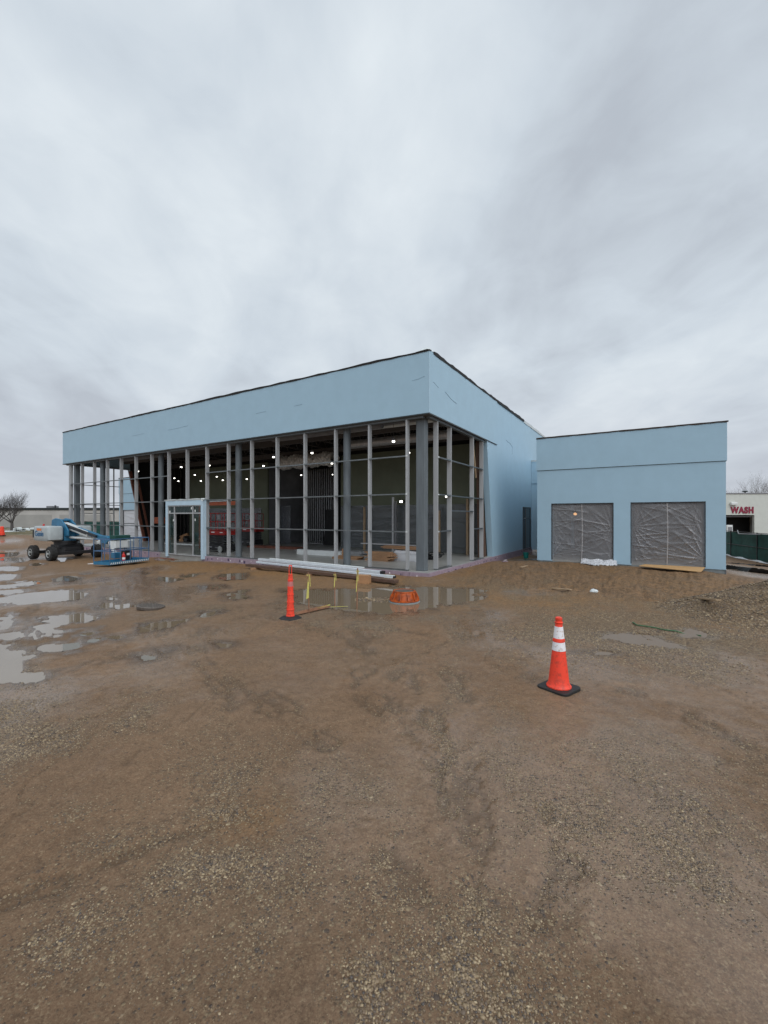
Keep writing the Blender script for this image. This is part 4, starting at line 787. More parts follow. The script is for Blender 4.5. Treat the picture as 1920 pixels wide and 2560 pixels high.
for k, (px, y_, lb) in enumerate(((447, 8.2, 'brown debris heap seen through the entrance doorway'),)):
    hp = TL('debris_heap', lb, 'debris', onv(px, 7.0), 7.0); r_ = random.Random(8)
    mb = MB(); mb2 = MB()
    for q in range(16): (mb if q % 2 else mb2).obox((r_.uniform(-1.6,1.6), r_.uniform(-.3,.3), r_.uniform(.12,.45)), (r_.uniform(.3,.7), .3, r_.uniform(.15,.35)), Matrix.Rotation(r_.uniform(0,3), 3, 'Z') @ Matrix.Rotation(r_.uniform(-.6,.6), 3, 'Y'))
    obj('scraps', mb, M['card'], hp); obj('scraps', mb2, M['black'], hp)
bd = TL('board', 'long white board on the floor inside the entrance', 'board', onv(452,4.4), 4.6, rot=3); obj('board', MB().box(-2,2,-.1,.1,0,.07), M['white'], bd)
# red scissor lifts
def scissor(label, x, y, rot):
    t_ = TL('scissor_lift', label, 'scissor lift', x, y, rot=rot, group='red scissor lifts in the showroom')
    obj('chassis', MB().box(-.85,.85,-.38,.38,.12,.44), M['blackm'], t_, bevel=.02)
    for sx in (-.6, .6):
        for sy in (-.40, .40):
            wv = obj('wheel', MB().cyl((sx, sy-.06, .19), (sx, sy+.06, .19), .19, n=24), M['rim'], t_); obj('tyre', MB().lathe([(.17,-.065),(.195,-.05),(.195,.05),(.17,.065)], (sx, sy, .195), 24, Matrix.Rotation(R(90), 3, 'X'), cap=False), M['tyre'], wv)
    sc_ = MB()
    for k in range(4):
        z0 = .46+k*.14
        for sy in (-.3, .3): sc_.bar((-.75, sy, z0), (.75, sy, z0+.12), .04, .07).bar((-.75, sy*.9, z0+.12), (.75, sy*.9, z0), .04, .07)
    obj('scissor_arms', sc_, M['blackm'], t_)
    obj('platform', MB().box(-.9,.9,-.39,.39,1.02,1.20).box(-.9,.9,-.39,.39,.98,1.019), M['red'], t_)
    obj('platform_decal', MB().box(-.25,.05,-.394,-.391,1.10,1.16).box(.5,.75,-.394,-.391,1.1,1.15), M['white'], t_)
    obj('chassis_decal', MB().box(-.5,-.2,-.384,-.381,.25,.33).box(.1,.5,-.384,-.381,.25,.29), M['gwall'], t_)
    gr = MB()
    for sy in (-.37, .37):
        for z in (1.25, 1.72, 2.2): gr.tube([(-.88,sy,z),(.88,sy,z)], .02, 6)
        for x_ in (-.88,-.3,.3,.88): gr.tube([(x_,sy,1.2),(x_,sy,2.2)], .02, 6)
    for x_ in (-.88,.88):
        for z in (1.72, 2.2): gr.tube([(x_,-.37,z),(x_,.37,z)], .02, 6)
    obj('guard_rail', gr, M['red'], t_); obj('control_box', MB().box(.35,.6,-.45,-.39,1.85,2.1), M['gwall'], t_)
    return t_
x, y = gl(535, 1381, .1); s1_ = scissor('red scissor lift just right of the entrance portal', x-.15, y+.5, 0)
x, y = gl(625, 1364, .1); dup(s1_, lw(x+.1, y-.1, ZS), BA+R(4), 'red scissor lift farther back, right of the orange frame')
of = TL('gantry', 'tall orange steel lifting gantry around the near red lift', 'gantry', onv(558, 3.0), 3.0); xw = onv(592,3.0)-onv(558,3.0)
obj('post', MB().box(xw-.05,xw+.05,-.05,.05,0,2.95), M['orangesteel'], of); obj('post', MB().box(-2.3,-2.2,-.05,.05,0,2.95), M['orangesteel'], of); obj('beam', MB().box(-2.2,xw-.052,-.06,.06,2.70,2.93), M['orangesteel'], of)
obj('canopy', MB().add([(-2.0,-.12,2.95),(xw-.3,-.12,2.96),(xw-.8,.3,3.05),(-1.9,.3,3.02),(-2.0,-.12,2.90),(xw-.3,-.12,2.94)], [(0,1,2,3),(4,5,1,0)]), M['white'], of)
ob = TL('orange_bin', 'orange steel basket hanging in the dark left of the entrance', 'basket', onv(403, 6.0), 6.0, 1.55); obj('basket', MB().box(-.5,.5,-.3,.3,0,.5), M['orangesteel'], ob, bevel=.02); obj('mast', MB().box(-.06,.06,.31,.42,-1.45,.8), M['blackm'], ob)
lt = TL('leaning_timbers', 'dark red timbers leaning behind the far left slanted wall', 'lumber', LX+.9, 4.6); obj('timber', MB().bar((-.3,.9,0),(-.3,-.25,5.6),.14,.2).bar((-.15,1.3,0),(-.15,.15,5.5),.08,.14), M['redwood'], lt)
# ------------------------------------------------------------------ BOOM LIFT
def boom():
    Fd = Vector((.87,-.5,0)).normalized(); Ed = Vector((.5,.87,0)).normalized(); O = Vector((-18.15, 24.45, 0)); zg = -.25
    t_ = thing('boom_lift', 'blue and white boom lift with its basket lowered by the far left glazing', 'boom lift', (O.x, O.y, zg), math.atan2(Fd.y, Fd.x))
    # local: x forward (towards basket), y = lateral (Ed is left-hand side of Fd)
    W2 = Vector((-17.8, 23.0, 0))-O
    def loc(v_): return (v_.dot(Fd), v_.dot(Ed))
    wb_, tr_ = 1.05, 1.12
    for sx in (-wb_, wb_):
        for sy in (-tr_, tr_):
            s_ = -1 if sy < 0 else 1; RM = Matrix.Rotation(R(90), 3, 'X'); wr = .375
            ty = obj('wheel', MB().lathe([(.20,-.15),(.34,-.165),(wr,-.13),(wr,.13),(.34,.165),(.20,.15)], (sx, sy, wr), 32, RM), M['tyre'], t_, smooth=True)
            lg = MB()
            for k in range(14):
                a = k*2*math.pi/14
                for hs in (-1, 1): a2 = a+(.22 if hs > 0 else 0); lg.obox((sx+math.cos(a2)*wr, sy+hs*.075, wr+math.sin(a2)*wr), (.035,.12,.06), Matrix.Rotation(-a2, 3, 'Y') @ Matrix.Rotation(.4*hs, 3, 'X'))
            obj('tyre_lug', lg, M['tyre'], ty); obj('rim', MB().lathe([(.205,0),(.20,.05),(.16,.02),(.07,.02),(.06,.09),(.0,.09)], (sx, sy+s_*.125, wr), 24, Matrix.Rotation(R(-90*s_), 3, 'X')), M['rim'], ty)
    obj('chassis', MB().box(-.85,.85,-.42,.42,.42,.66).box(-.45,.45,-.55,.55,.60,.80).box(-wb_-.05,-wb_+.13,-tr_+.16,tr_-.16,.28,.46).box(wb_-.13,wb_+.05,-tr_+.16,tr_-.16,.28,.46), M['blackm'], t_, bevel=.02)
    obj('turntable', MB().lathe([(.55,.80),(.55,.94),(.62,.95),(.62,1.02)], n=28), M['blackm'], t_)
    def hood(y0_, y1_, label=None):
        mb = MB(); n_ = 12; prof = []
        cs = [(-1.15,y0_),( .62,y0_),( .62,y1_),(-1.15,y1_)]; rad_ = .16; pts = []
        for (cx_, cy_), a0 in zip([(-1.15+rad_,y0_+rad_),(.62-rad_,y0_+rad_),(.62-rad_,y1_-rad_),(-1.15+rad_,y1_-rad_)], (180,270,0,90)):
            for k in range(5): a = R(a0+90*k/4); pts.append((cx_+rad_*math.cos(a), cy_+rad_*math.sin(a)))
        mx = sum(p[0] for p in pts)/len(pts); my = sum(p[1] for p in pts)/len(pts); n_ = len(pts); lev = [(1.03,.90),(1.10,1.0),(1.25,1.01),(1.72,1.0),(1.80,.965),(1.84,.88)]
        P = [(mx+(p[0]-mx)*s_, my+(p[1]-my)*s_, z) for z, s_ in lev for p in pts]
        mb.add(P, [(k*n_+i, k*n_+(i+1) % n_, (k+1)*n_+(i+1) % n_, (k+1)*n_+i) for k in range(len(lev)-1) for i in range(n_)] + [tuple(range(n_-1,-1,-1)), tuple((len(lev)-1)*n_+i for i in range(n_))])
        return obj('engine_hood', mb, M['hood'], t_, smooth=True, label=label)
    h1 = hood(-1.12, -.34, 'white engine cover nearest the camera with blue lettering'); h2 = hood(.34, 1.12)
    TM = Matrix.Translation((-.35, -1.135, 1.42)) @ Matrix.Rotation(R(90), 4, 'X')
    text('lettering', 'Genie', .42, M['dblue'], h1, TM, .004, 1.0, .006)
    obj('decal', MB().box(-.62,-.1,-1.135,-1.129,1.60,1.72), M['decal'], h1); obj('vent', MB().box(-1.12,-.98,-1.136,-1.129,1.2,1.62), M['black'], h1)
    obj('beacon', MB().lathe([(.05,1.84),(.05,1.92),(.03,1.95)], (-.9,-.7,0), 12), M['ext'], h1)
    obj('turret', MB().box(-1.0,.55,-.30,.30,1.0,1.55), M['mblue'], t_, bevel=.03)
    pl = MB().prism([(-1.05,1.55),(-.95,2.18),(-.55,2.28),(.05,2.22),(.55,1.92),(.9,1.62),(.9,1.30),(.3,1.25),(-.4,1.55)], 'y', -.29, -.21).prism([(-1.05,1.55),(-.95,2.18),(-.55,2.28),(.05,2.22),(.55,1.92),(.9,1.62),(.9,1.30),(.3,1.25),(-.4,1.55)], 'y', .21, .29).box(-.95,.0,-.205,.205,2.12,2.2)
    obj('boom_pivot', pl, M['mblue'], t_, bevel=.02)
    obj('boom_tube', MB().bar((-.6,0,2.0),(2.6,0,1.42),.26,.30), M['white'], t_, bevel=.02, label='white outer boom tube')
    obj('boom_tube', MB().bar((1.1,0,1.73),(4.15,0,1.21),.19,.22), M['mblue'], t_, bevel=.02, label='blue inner boom tube'); obj('boom_cylinder', MB().cyl((.2,0,1.2),(3.1,0,1.16),.07,n=14), M['white'], t_, smooth=True)
    obj('boom_stripe', MB().bar((-.2,-.133,1.93),(2.5,-.133,1.44),.008,.10), M['blackm'], t_); obj('hose_track', MB().bar((.4,-.19,1.90),(3.6,-.16,1.33),.09,.10), M['blackm'], t_)
    obj('boom_head', MB().prism([(3.95,1.0),(4.0,1.38),(4.55,1.36),(4.7,1.15),(4.45,.95)], 'y', -.13, .13), M['mblue'], t_, bevel=.02)
    obj('jib', MB().bar((4.5,-.02,1.22),(5.15,-.02,.42),.13,.15), M['white'], t_, bevel=.015); obj('jib_cylinder', MB().cyl((4.35,.12,1.0),(5.05,.12,.5),.04,n=10), M['rim'], t_)
    obj('rotator', MB().box(5.05,5.35,-.2,.2,.25,.55), M['mblue'], t_, bevel=.02)
    # basket, its long side turned; built in world axes then brought into the lift's frame
    bA = Vector((-12.5, 19.55, 0)); e_ = Vector((.28,.96,0)).normalized(); w_ = Vector((-.96,.28,0)).normalized(); Lb, Wb = 2.2, .95
    def Q(s_, t__, z): p = bA + e_*s_*Lb + w_*t__*Wb - O; return (p.dot(Fd), p.dot(Ed), z)
    def qb(mb, s0, s1, t0, t1, z0, z1):
        P = [Q(s0,t0,z0),Q(s1,t0,z0),Q(s1,t1,z0),Q(s0,t1,z0),Q(s0,t0,z1),Q(s1,t0,z1),Q(s1,t1,z1),Q(s0,t1,z1)]; return mb.add(P, [(0,3,2,1),(4,5,6,7),(0,1,5,4),(1,2,6,5),(2,3,7,6),(3,0,4,7)])
    fl_ = obj('platform_floor', qb(MB(), 0,1,0,1,.16,.20), M['mblue'], t_)
    tb_ = MB(); qb(tb_, 0,1,-.012,0,.16,.30); qb(tb_, 0,1,1,1.012,.16,.30); qb(tb_, -.01,0,0,1,.16,.30); qb(tb_, 1,1.01,0,1,.16,.30); obj('toe_board', tb_, M['mblue'], fl_)
    hs = MB()
    for k in range(20): 
        s0 = (k+.1)/20
        P = [Q(s0,-.017,.17),Q(s0+.024,-.017,.17),Q(s0+.042,-.017,.26),Q(s0+.018,-.017,.26),Q(s0,-.0125,.17),Q(s0+.024,-.0125,.17),Q(s0+.042,-.0125,.26),Q(s0+.018,-.0125,.26)]; hs.add(P, [(0,1,2,3),(7,6,5,4),(0,4,5,1),(1,5,6,2),(2,6,7,3),(3,7,4,0)])
    obj('hazard_stripe', hs, M['white'], fl_)
    rl = MB(); 
    for z in (.78, 1.32): rl.tube([Q(0,0,z),Q(1,0,z),Q(1,1,z),Q(0,1,z),Q(0,0,z)], .02, 8)
    for s_ in (0,.25,.5,.75,1):
        for t__ in (0, 1): rl.tube([Q(s_,t__,.2),Q(s_,t__,1.32)], .018, 8)
    for t__ in (.5,):
        for s_ in (0, 1): rl.tube([Q(s_,t__,.2),Q(s_,t__,1.32)], .018, 8)
    obj('guard_rail', rl, M['rblue'], t_, smooth=True)
    mb = MB(); qb(mb, .40,.72,.7,1.0,.85,1.22); obj('control_box', mb, M['white'], t_, bevel=.02); mb = MB(); qb(mb, .38,.78,.66,1.04,1.23,1.46); obj('control_cover', mb, M['green'], t_, bevel=.03)
    mb = MB(); qb(mb, .50,.68,.35,.6,.25,.72); bx_ = obj('tool_box', mb, M['black'], t_, bevel=.02); mb = MB(); qb(mb, .55,.62,.335,.348,.50,.6); obj('tool_box_label', mb, M['sticker'], bx_)
    p = Vector(Q(.38,.12,.22)); ex = obj('fire_extinguisher', MB().lathe([(.05,0),(.07,.03),(.07,.33),(.03,.40),(.025,.46)], p, 14), M['ext'], t_); obj('extinguisher_label', MB().lathe([(.0715,.12),(.0715,.22)], p, 14, cap=False), M['sticker'], ex)
boom()
# ------------------------------------------------------------------ yard things
def cone(px, py):
    x, y, z = place(px, py); t_ = thing('traffic_cone', 'orange traffic cone with two scuffed white bands standing on the open mud', 'traffic cone', (x, y, z-.012), R(38))
    s_ = .20; rc = .06; pts = []
    for cx_, cy_, a0 in ((s_-rc,s_-rc,0),(-s_+rc,s_-rc,90),(-s_+rc,-s_+rc,180),(s_-rc,-s_+rc,270)):
        for k in range(5): a = R(a0+90*k/4); pts.append((cx_+rc*math.cos(a), cy_+rc*math.sin(a)))
    obj('base', MB().prism(pts, 'z', 0, .048), M['black'], t_, bevel=.008)
    def r(z_): return .128*(1-(z_-.06)/.85)+.032*((z_-.06)/.85)
    pf = [(.148,.048),(.148,.060),(.136,.075)] + [(r(z_), z_) for z_ in (.10,.2,.3,.4,.5)] + [(r(.83), .83)] 
    obj('cone_body', MB().lathe(pf, n=40), M['cone'], t_, smooth=True)
    obj('top_collar', MB().lathe([(r(.83),.828),(.048,.835),(.050,.85),(.040,.856),(.038,.868),(.043,.878),(.040,.905),(.028,.912)], n=32), M['cone'], t_, smooth=True)
    def band(z0, z1): return MB().lathe([(r(z0)+.001,z0),(r(z0)+.005,z0+.002),(r(z1)+.005,z1-.002),(r(z1)+.001,z1)], n=40, cap=False)
    obj('white_band', band(.50,.605), M['conew'], t_, smooth=True); obj('white_band', band(.650,.795), M['conew'], t_, smooth=True)
    obj('orange_ring', MB().lathe([(r(.606)+.001,.606),(r(.606)+.007,.61),(r(.648)+.007,.645),(r(.648)+.001,.649)], n=40, cap=False), M['cone'], t_, smooth=True)
cone(1397, 1722)
def chan(px, py):
    x, y, z = place(px, py); t_ = thing('channelizer_post', 'tall slim orange delineator post on a black rubber base by the stakes', 'delineator', (x, y, z-.02), R(10))
    obj('base', MB().lathe([(.235,0),(.235,.035),(.20,.055),(.10,.075)], n=8, cap=True), M['black'], t_, bevel=.006)
    k = 1.0; pf = []
    zs = [.07,.20,.36,.52,.68,.83,.95]
    for i_, (z0, z1) in enumerate(zip(zs[:-1], zs[1:])):
        r0 = .083-.0065*i_*1.0; pf += [(r0+.008,z0),(r0+.008,z0+.022),(r0,z0+.028),(r0-.006,z1-.002)]
    pf += [(.052,.95),(.036,.955)]
    obj('post', MB().lathe(pf, n=28), M['cone'], t_, smooth=True)
    obj('handle', MB().box(-.034,-.018,-.014,.014,.955,1.13).box(.018,.034,-.014,.014,.955,1.13).box(-.034,.034,-.014,.014,1.131,1.155), M['cone'], t_, bevel=.005)
    obj('reflective_band', MB().lathe([(.0615,.705),(.0585,.81)], n=28, cap=False), mat('dull_band', (.50,.17,.16), .3), t_, smooth=True)
chan(726, 1546)
for (bx_, by_, top, rib, lb) in ((772.5,1532,1431,0,'wooden survey stake with long yellow ribbon nearest the delineator'),(837,1520,1430,1,'middle wooden survey stake of the three, standing at the puddle edge'),(892,1527,1421,2,'rightmost wooden survey stake of the three, standing in the puddle')):
    x, y, z = place(bx_, by_); h_ = (by_-top)/F*y
    s_ = thing('survey_stake', lb, 'stake', (x, y, z-.03), R(20), 'survey stakes with yellow ribbons'); tl = .01*(rib-1)
    obj('stake', MB().bar((0,0,0),(tl*2,0,h_+.03),.038,.02), M['stake'], s_)
    rb = random.Random(rib); hz_ = h_-.02; ln = (.52,.30,.48)[rib]
    obj('ribbon', MB().add([(-.010+tl,-.014,hz_),(.014+tl,-.014,hz_+.02),(-.01,-.03,hz_-ln),(-.07 if rib == 0 else -.03,-.03,hz_-ln-.03),(-.01+tl,-.02,hz_-.1)], [(0,1,2,3),(0,4,3)]).add([(.014+tl,-.016,hz_),(.028+tl,-.02,hz_-.02),(.034,-.02,hz_-ln*.5),(.02,-.02,hz_-ln*.52)], [(0,1,2,3)]).box(-.026+tl*2,.026+tl*2,-.016,.016,hz_-.03,hz_+.005), M['ribbon'], s_)
# bundle of stakes lying by the delineator
pA = place(738, 1537); pB = place(826, 1521)
bs = thing('stake_bundle', 'bundle of wooden stakes with yellow tape lying beside the delineator', 'stakes', pA, math.atan2(pB[1]-pA[1], pB[0]-pA[0])); Lb = math.hypot(pB[0]-pA[0], pB[1]-pA[1])
mb = MB()
for k in range(5): mb.bar((.05*k-.1, (k-2)*.035, .02+.012*(k % 3)), (Lb-.03*k, (k-2)*.022+.05, .05+.018*(k % 3)), .034, .018)
obj('stakes', mb, M['stake'], bs); obj('tape', MB().bar((Lb*.62,.03,.062),(Lb+.02,.05,.085),.05,.006).bar((Lb-.05,.02,.05),(Lb+.42,-.12,.02),.025,.004), M['ribbon'], bs)
# orange manhole riser
x, y, z = place(1011, 1508)
rs_ = thing('manhole_riser', 'orange ribbed manhole riser ring standing in the big puddle', 'manhole riser', (x, y, z+.0), R(12))
obj('collar', MB().lathe([(.40,-.02),(.40,.055),(.37,.075),(.30,.08)], n=40), M['plinth'], rs_, smooth=True)
obj('frame_ring', MB().lathe([(.385,.08),(.385,.10),(.315,.115),(.275,.30),(.285,.31),(.285,.325),(.255,.33),(.25,.30)], n=40), M['orange'], rs_, smooth=True)
rb = MB()
for k in range(12):
    a = k*math.pi/6; c_, s_ = math.cos(a), math.sin(a); rb.bar((c_*.375,s_*.375,.112),(c_*.285,s_*.285,.29),.012,.05,up=(c_,s_,1))
obj('rib', rb, M['orange'], rs_); obj('lid', MB().lathe([(.252,.28),(.252,.318),(.05,.325)], n=36), M['iron'], rs_, smooth=True)
ax, ay, az = place(950, 1504)
N_ = 900; sx_ = ax + rng.normal(0, .16, N_)*1.6; sy_ = ay + rng.normal(0, .13, N_); 
V0 = stones('rubble', sx_, sy_, rng.uniform(.012, .03, N_), 'pale stones heaped in the puddle left of the orange riser', -1.2)
# manhole cover
x, y, z = place(377, 1521); mh = thing('manhole_cover', 'flat dark iron manhole cover lying in the mud', 'manhole cover', (x, y, z), 0)
Mt = Matrix.Rotation(R(5), 3, 'Y') @ Matrix.Rotation(R(-3), 3, 'X')
obj('cover', MB().lathe([(.29,-.02),(.30,.035),(.285,.05),(.05,.052)], (0,0,.02), 40, Mt), M['iron'], mh, smooth=True)
kn = MB()
for k in range(5):
    for q in range(max(1, k*6)): a = q*2*math.pi/max(1, k*6); kn.obox(Mt @ Vector((.058*k*math.cos(a), .058*k*math.sin(a), .053))+Vector((0,0,.02)), (.03,.03,.008), Mt)
obj('knobs', kn, M['iron'], mh)
# extrusion bundles in front of the footing
pA = place(612, 1422); pB = place(985, 1463)
def along(px, py): return place(px, py)
def bundle(name, label, a, b_, off, dz, wd, ht, m, cat, end=None, lift=0):
    pa = Vector((a[0], a[1], 0)); pb_ = Vector((b_[0], b_[1], 0)); d = (pb_-pa); L_ = d.length; an_ = math.atan2(d.y, d.x); zz0 = max(a[2], b_[2])+dz
    t_ = thing(name, label, cat, (a[0]-math.sin(an_)*off, a[1]+math.cos(an_)*off, zz0), an_); obj('body', MB().box(0, L_, -wd/2, wd/2, 0, ht), m, t_, bevel=.008); return t_, L_
bt, L1 = bundle('timber_beam', 'long brown boxed bundle on the mud before the footing', pA, pB, .15, .05, .24, .10, M['wood'], 'bundle')
obj('bearer', MB().box(.6,.7,-.3,.3,-.12,-.003).box(L1-1.2,L1-1.1,-.3,.3,-.12,-.003).box(L1/2,L1/2+.1,-.3,.3,-.12,-.003), M['lumber'], bt)
b2, L2 = bundle('extrusion_bundle', 'white wrapped aluminium lengths, nearer row, poking past the brown bundle', along(640,1421), along(982,1459), .06, .172, .14, .075, M['tan'], 'metal lengths')
obj('end_cap', MB().box(L2+.001,L2+.05,-.06,.06,.0,.07), M['blackm'], b2); obj('wrap', MB().box(L2-.35,L2-.02,-.076,.076,-.004,.081), M['roofwhite'], b2)
b3, L3 = bundle('extrusion_bundle', 'white wrapped aluminium lengths, rear row, with black end cap', along(640,1417), along(945,1448), .18, .172, .16, .10, M['tan'], 'metal lengths')
obj('end_cap', MB().box(L3+.001,L3+.12,-.08,.08,.0,.10), M['blackm'], b3)
b4, L4 = bundle('extrusion_bundle', 'single thin white length lying on top of the rear row', along(665,1418), along(900,1441), .22, .274, .07, .05, M['white'], 'metal length')
x, y, z = place(909, 1458); cbx = thing('cardboard_box', 'small brown cardboard box on the ground before the bundles', 'box', (x, y, z), R(-22))
obj('carton', MB().box(-.21,.21,-.10,.14,0,.27), M['card'], cbx, bevel=.006); obj('tape', MB().box(-.2105,.2105,-.0,.04,.2705,.273), M['pine'], cbx)
# small litter
def flat(name, label, cat, a, b_, wd, th, m, dz=.01):
    pa, pb_ = place(*a), place(*b_); an_ = math.atan2(pb_[1]-pa[1], pb_[0]-pa[0]); L_ = math.hypot(pb_[0]-pa[0], pb_[1]-pa[1])
    t_ = thing(name, label, cat, (pa[0], pa[1], pa[2]+dz), an_); o = obj('board', MB().bar((0,0,0),(L_,0,pb_[2]-pa[2]),wd,th), m, t_, bevel=.003); return t_
flat('plank', 'short pale plank lying in the mud before the left garage opening', 'plank', (1381,1473), (1428,1477), .09, .03, M['pine'], .03)
flat('plank', 'long orange brown plank lying near the gravel pile', 'plank', (1711,1494.5), (1796,1504), .10, .035, M['pine'], .03)
flat('plank', 'small wood scrap lying in the clay near the teal bucket', 'plank', (1302,1420), (1319,1416), .10, .03, M['pine'], .03)
flat('plank', 'thin reddish strip of wood below the footing left of the entrance', 'plank', (400,1396), (434,1399), .12, .04, M['redwood'], .03)
pa = Vector(gp(1597, 1416.5, .03)); pc = Vector(gp(1752, 1432, .03)); pd = Vector(lw(onv(1763, 7.36), 7.36, .07)); pb_ = Vector(lw(onv(1612, 7.36), 7.36, .07))
pw = thing('plywood_sheet', 'sheet of orange plywood lying on the mud at the right garage opening', 'plywood', tuple(pa), 0)
pts = [q-pa+Vector((0,0,.015)) for q in (pa, pc, pd, pb_)]; obj('sheet', MB().add([tuple(q) for q in pts]+[tuple(q+Vector((0,0,.022))) for q in pts], [(0,3,2,1),(4,5,6,7),(0,1,5,4),(1,2,6,5),(2,3,7,6),(3,0,4,7)]), M['ply'], pw)
x, y, z = place(1484, 1481); bgm = MB().lathe([(.02,0),(.085,.01),(.10,.04),(.07,.08),(.02,.095)], n=12); r_ = random.Random(6); bgm.v = [(a*1.2+r_.uniform(-.02,.02), b_+r_.uniform(-.02,.02), max(0, c+r_.uniform(-.012,.012))) for a, b_, c in bgm.v]
bg = thing('plastic_bag', 'crumpled white plastic bag on the mud before the garage wing', 'bag', (x, y, z)); obj('bag', bgm, M['roofwhite'], bg)
x, y, z = place(1315, 1396); bk = thing('bucket', 'small teal bucket by the tall window in the nook', 'bucket', (x, y, z)); obj('pail', MB().lathe([(.12,0),(.155,.30),(.162,.30),(.162,.33),(.15,.33),(.14,.28),(.11,.02)], n=24, cap=False).lathe([(.12,.0),(.11,.018)], n=24), M['teal'], bk, smooth=True); obj('handle', MB().tube([(.16*math.cos(a), .02, .30-.12*math.sin(a)) for a in np.linspace(0, math.pi, 9)], .006, 6), M['rail'], bk)
hp = [Vector(place(px, py))+Vector((0,0,.02)) for px, py in ((1582,1558),(1592,1565),(1615,1568),(1640,1572),(1660,1577),(1690,1580),(1712,1588),(1738,1590),(1752,1592))]
hs = thing('green_strap', 'green plastic strap snaking through the gravel on the right', 'strap', tuple(hp[0])); obj('strap', MB().tube([tuple(q-hp[0]) for q in hp], .012, 6), M['greenhose'], hs)
x, y, z = place(1722, 1560); 
wx_, wy_, wz_ = place(1262, 1405); ws_ = thing('board_scrap', 'small pale foam scrap by the right footing', 'scrap', (wx_, wy_, wz_+.02), R(20)); obj('scrap', MB().box(-.16,.16,-.05,.05,0,.03), M['pink'], ws_); obj('scrap', MB().obox((.1,.1,.06),(.2,.05,.02),Matrix.Rotation(.4,3,'Z')), M['disc'], ws_)
for k, (px, py, lb) in enumerate(((232,1411,'white foam board scrap under the boom lift basket'),(250,1409,'smaller white foam scrap beside the basket scrap'))):
    x, y, z = place(px, py); fo = thing('foam_scrap', lb, 'scrap', (x, y, z+.01), R(30*k)); obj('scrap', MB().prism([(-.2,-.08),(.15,-.1),(.22,.06),(-.1,.1)], 'z', 0, .04), M['disc'], fo)
# ------------------------------------------------------------------ BACKGROUND LEFT
Yb = 95.0
def bgp(px, Y): return (px-CX)/F*Y
wh = thing('warehouse', 'long pale precast warehouse far beyond the site on the left', 'building', (bgp(-160,Yb), Yb, -.55), 0); WL = bgp(560,Yb)-bgp(-160,Yb); Hh = .55+CAMH+(HY-1269.5)/F*Yb
obj('wall', MB().box(0, WL, 0, 30, 0, Hh-.5), M['precast'], wh); pn = MB()
k = 0; xx = 1.0
while xx < WL-8: pn.box(xx, xx+11.4, -.06, -.003, .15, Hh*.66); xx += 13.2
obj('panel', pn, M['precast2'], wh); obj('roof_edge', MB().box(-.1, WL+.1, -.15, 30, Hh-.499, Hh), M['drip'], wh)
x0_ = bgp(98,Yb)-bgp(-160,Yb); obj('rooftop_unit', MB().box(x0_, x0_+1.3, 2, 4, Hh+.001, Hh+.45), M['gwall'], wh); x0_ = bgp(121,Yb)-bgp(-160,Yb); obj('roof_vent', MB().cyl((x0_,2,Hh),(x0_,2,Hh+.5),.13,n=12).cyl((x0_,2,Hh+.5),(x0_,2,Hh+.6),.2,n=12), M['blackm'], wh)
def tree(name, label, x, y, z, H_, spread, seed, m, group=None, trunk=.2, nb=7, levels=4, low=.22):
    r_ = random.Random(seed); t_ = thing(name, label, 'tree', (x, y, z), 0, group); tr_m = MB(); cr_m = MB()
    def grow(mb, p, d, L, r0, lev):
        q = p
        for k in range(3):
            d = (d + Vector((r_.uniform(-.18,.18), r_.uniform(-.18,.18), r_.uniform(-.02,.16)))).normalized(); q2 = q+d*L/3; mb.cyl(q, q2, r0*(1-.2*k), r0*(1-.2*(k+1)), 5 if lev < 2 else 3, caps=False)
            if lev < levels and k > 0 or (lev == levels-1):
                for _ in range(2 if lev < levels-1 else 3):
                    a = r_.uniform(0, 6.28); dd = (d + Vector((math.cos(a), math.sin(a), r_.uniform(-.1,.45)))*r_.uniform(.5,.95)).normalized()
                    if lev < levels: grow(mb, q2, dd, L*r_.uniform(.52,.75), r0*.55*(1-.15*k), lev+1)
            q = q2
        if lev < levels: grow(mb, q, d, L*.75, r0*.45, lev+1)
    tr_m.cyl((0,0,-.3), (0,0,H_*low), trunk*1.2, trunk*.85, 10)
    for k in range(nb):
        a = k*2*math.pi/nb+r_.uniform(-.3,.3); el = r_.uniform(.35,1.3) if k else 1.5; z0 = H_*low*(r_.uniform(.75,1.0) if k else 1)
        d = Vector((math.cos(a)*math.cos(el)*spread, math.sin(a)*math.cos(el)*spread, math.sin(el))).normalized(); grow(cr_m, Vector((0,0,z0)), d, H_*.36, trunk*.42, 1)
    obj('trunk', tr_m, m, t_); obj('crown', cr_m, m, t_)
for px, lb, sd2, H_ in ((30,'bare dark tree with one trunk left of the boom lift',5,6.4),(-8,'bare tree cut by the left edge of the photo',9,6.0)):
    Yt = 75; tree('bare_tree', lb, bgp(px,Yt), Yt, -.45, H_, 1.15, sd2, M['bark'], 'bare trees before the warehouse', .22, 9, 4, .24)
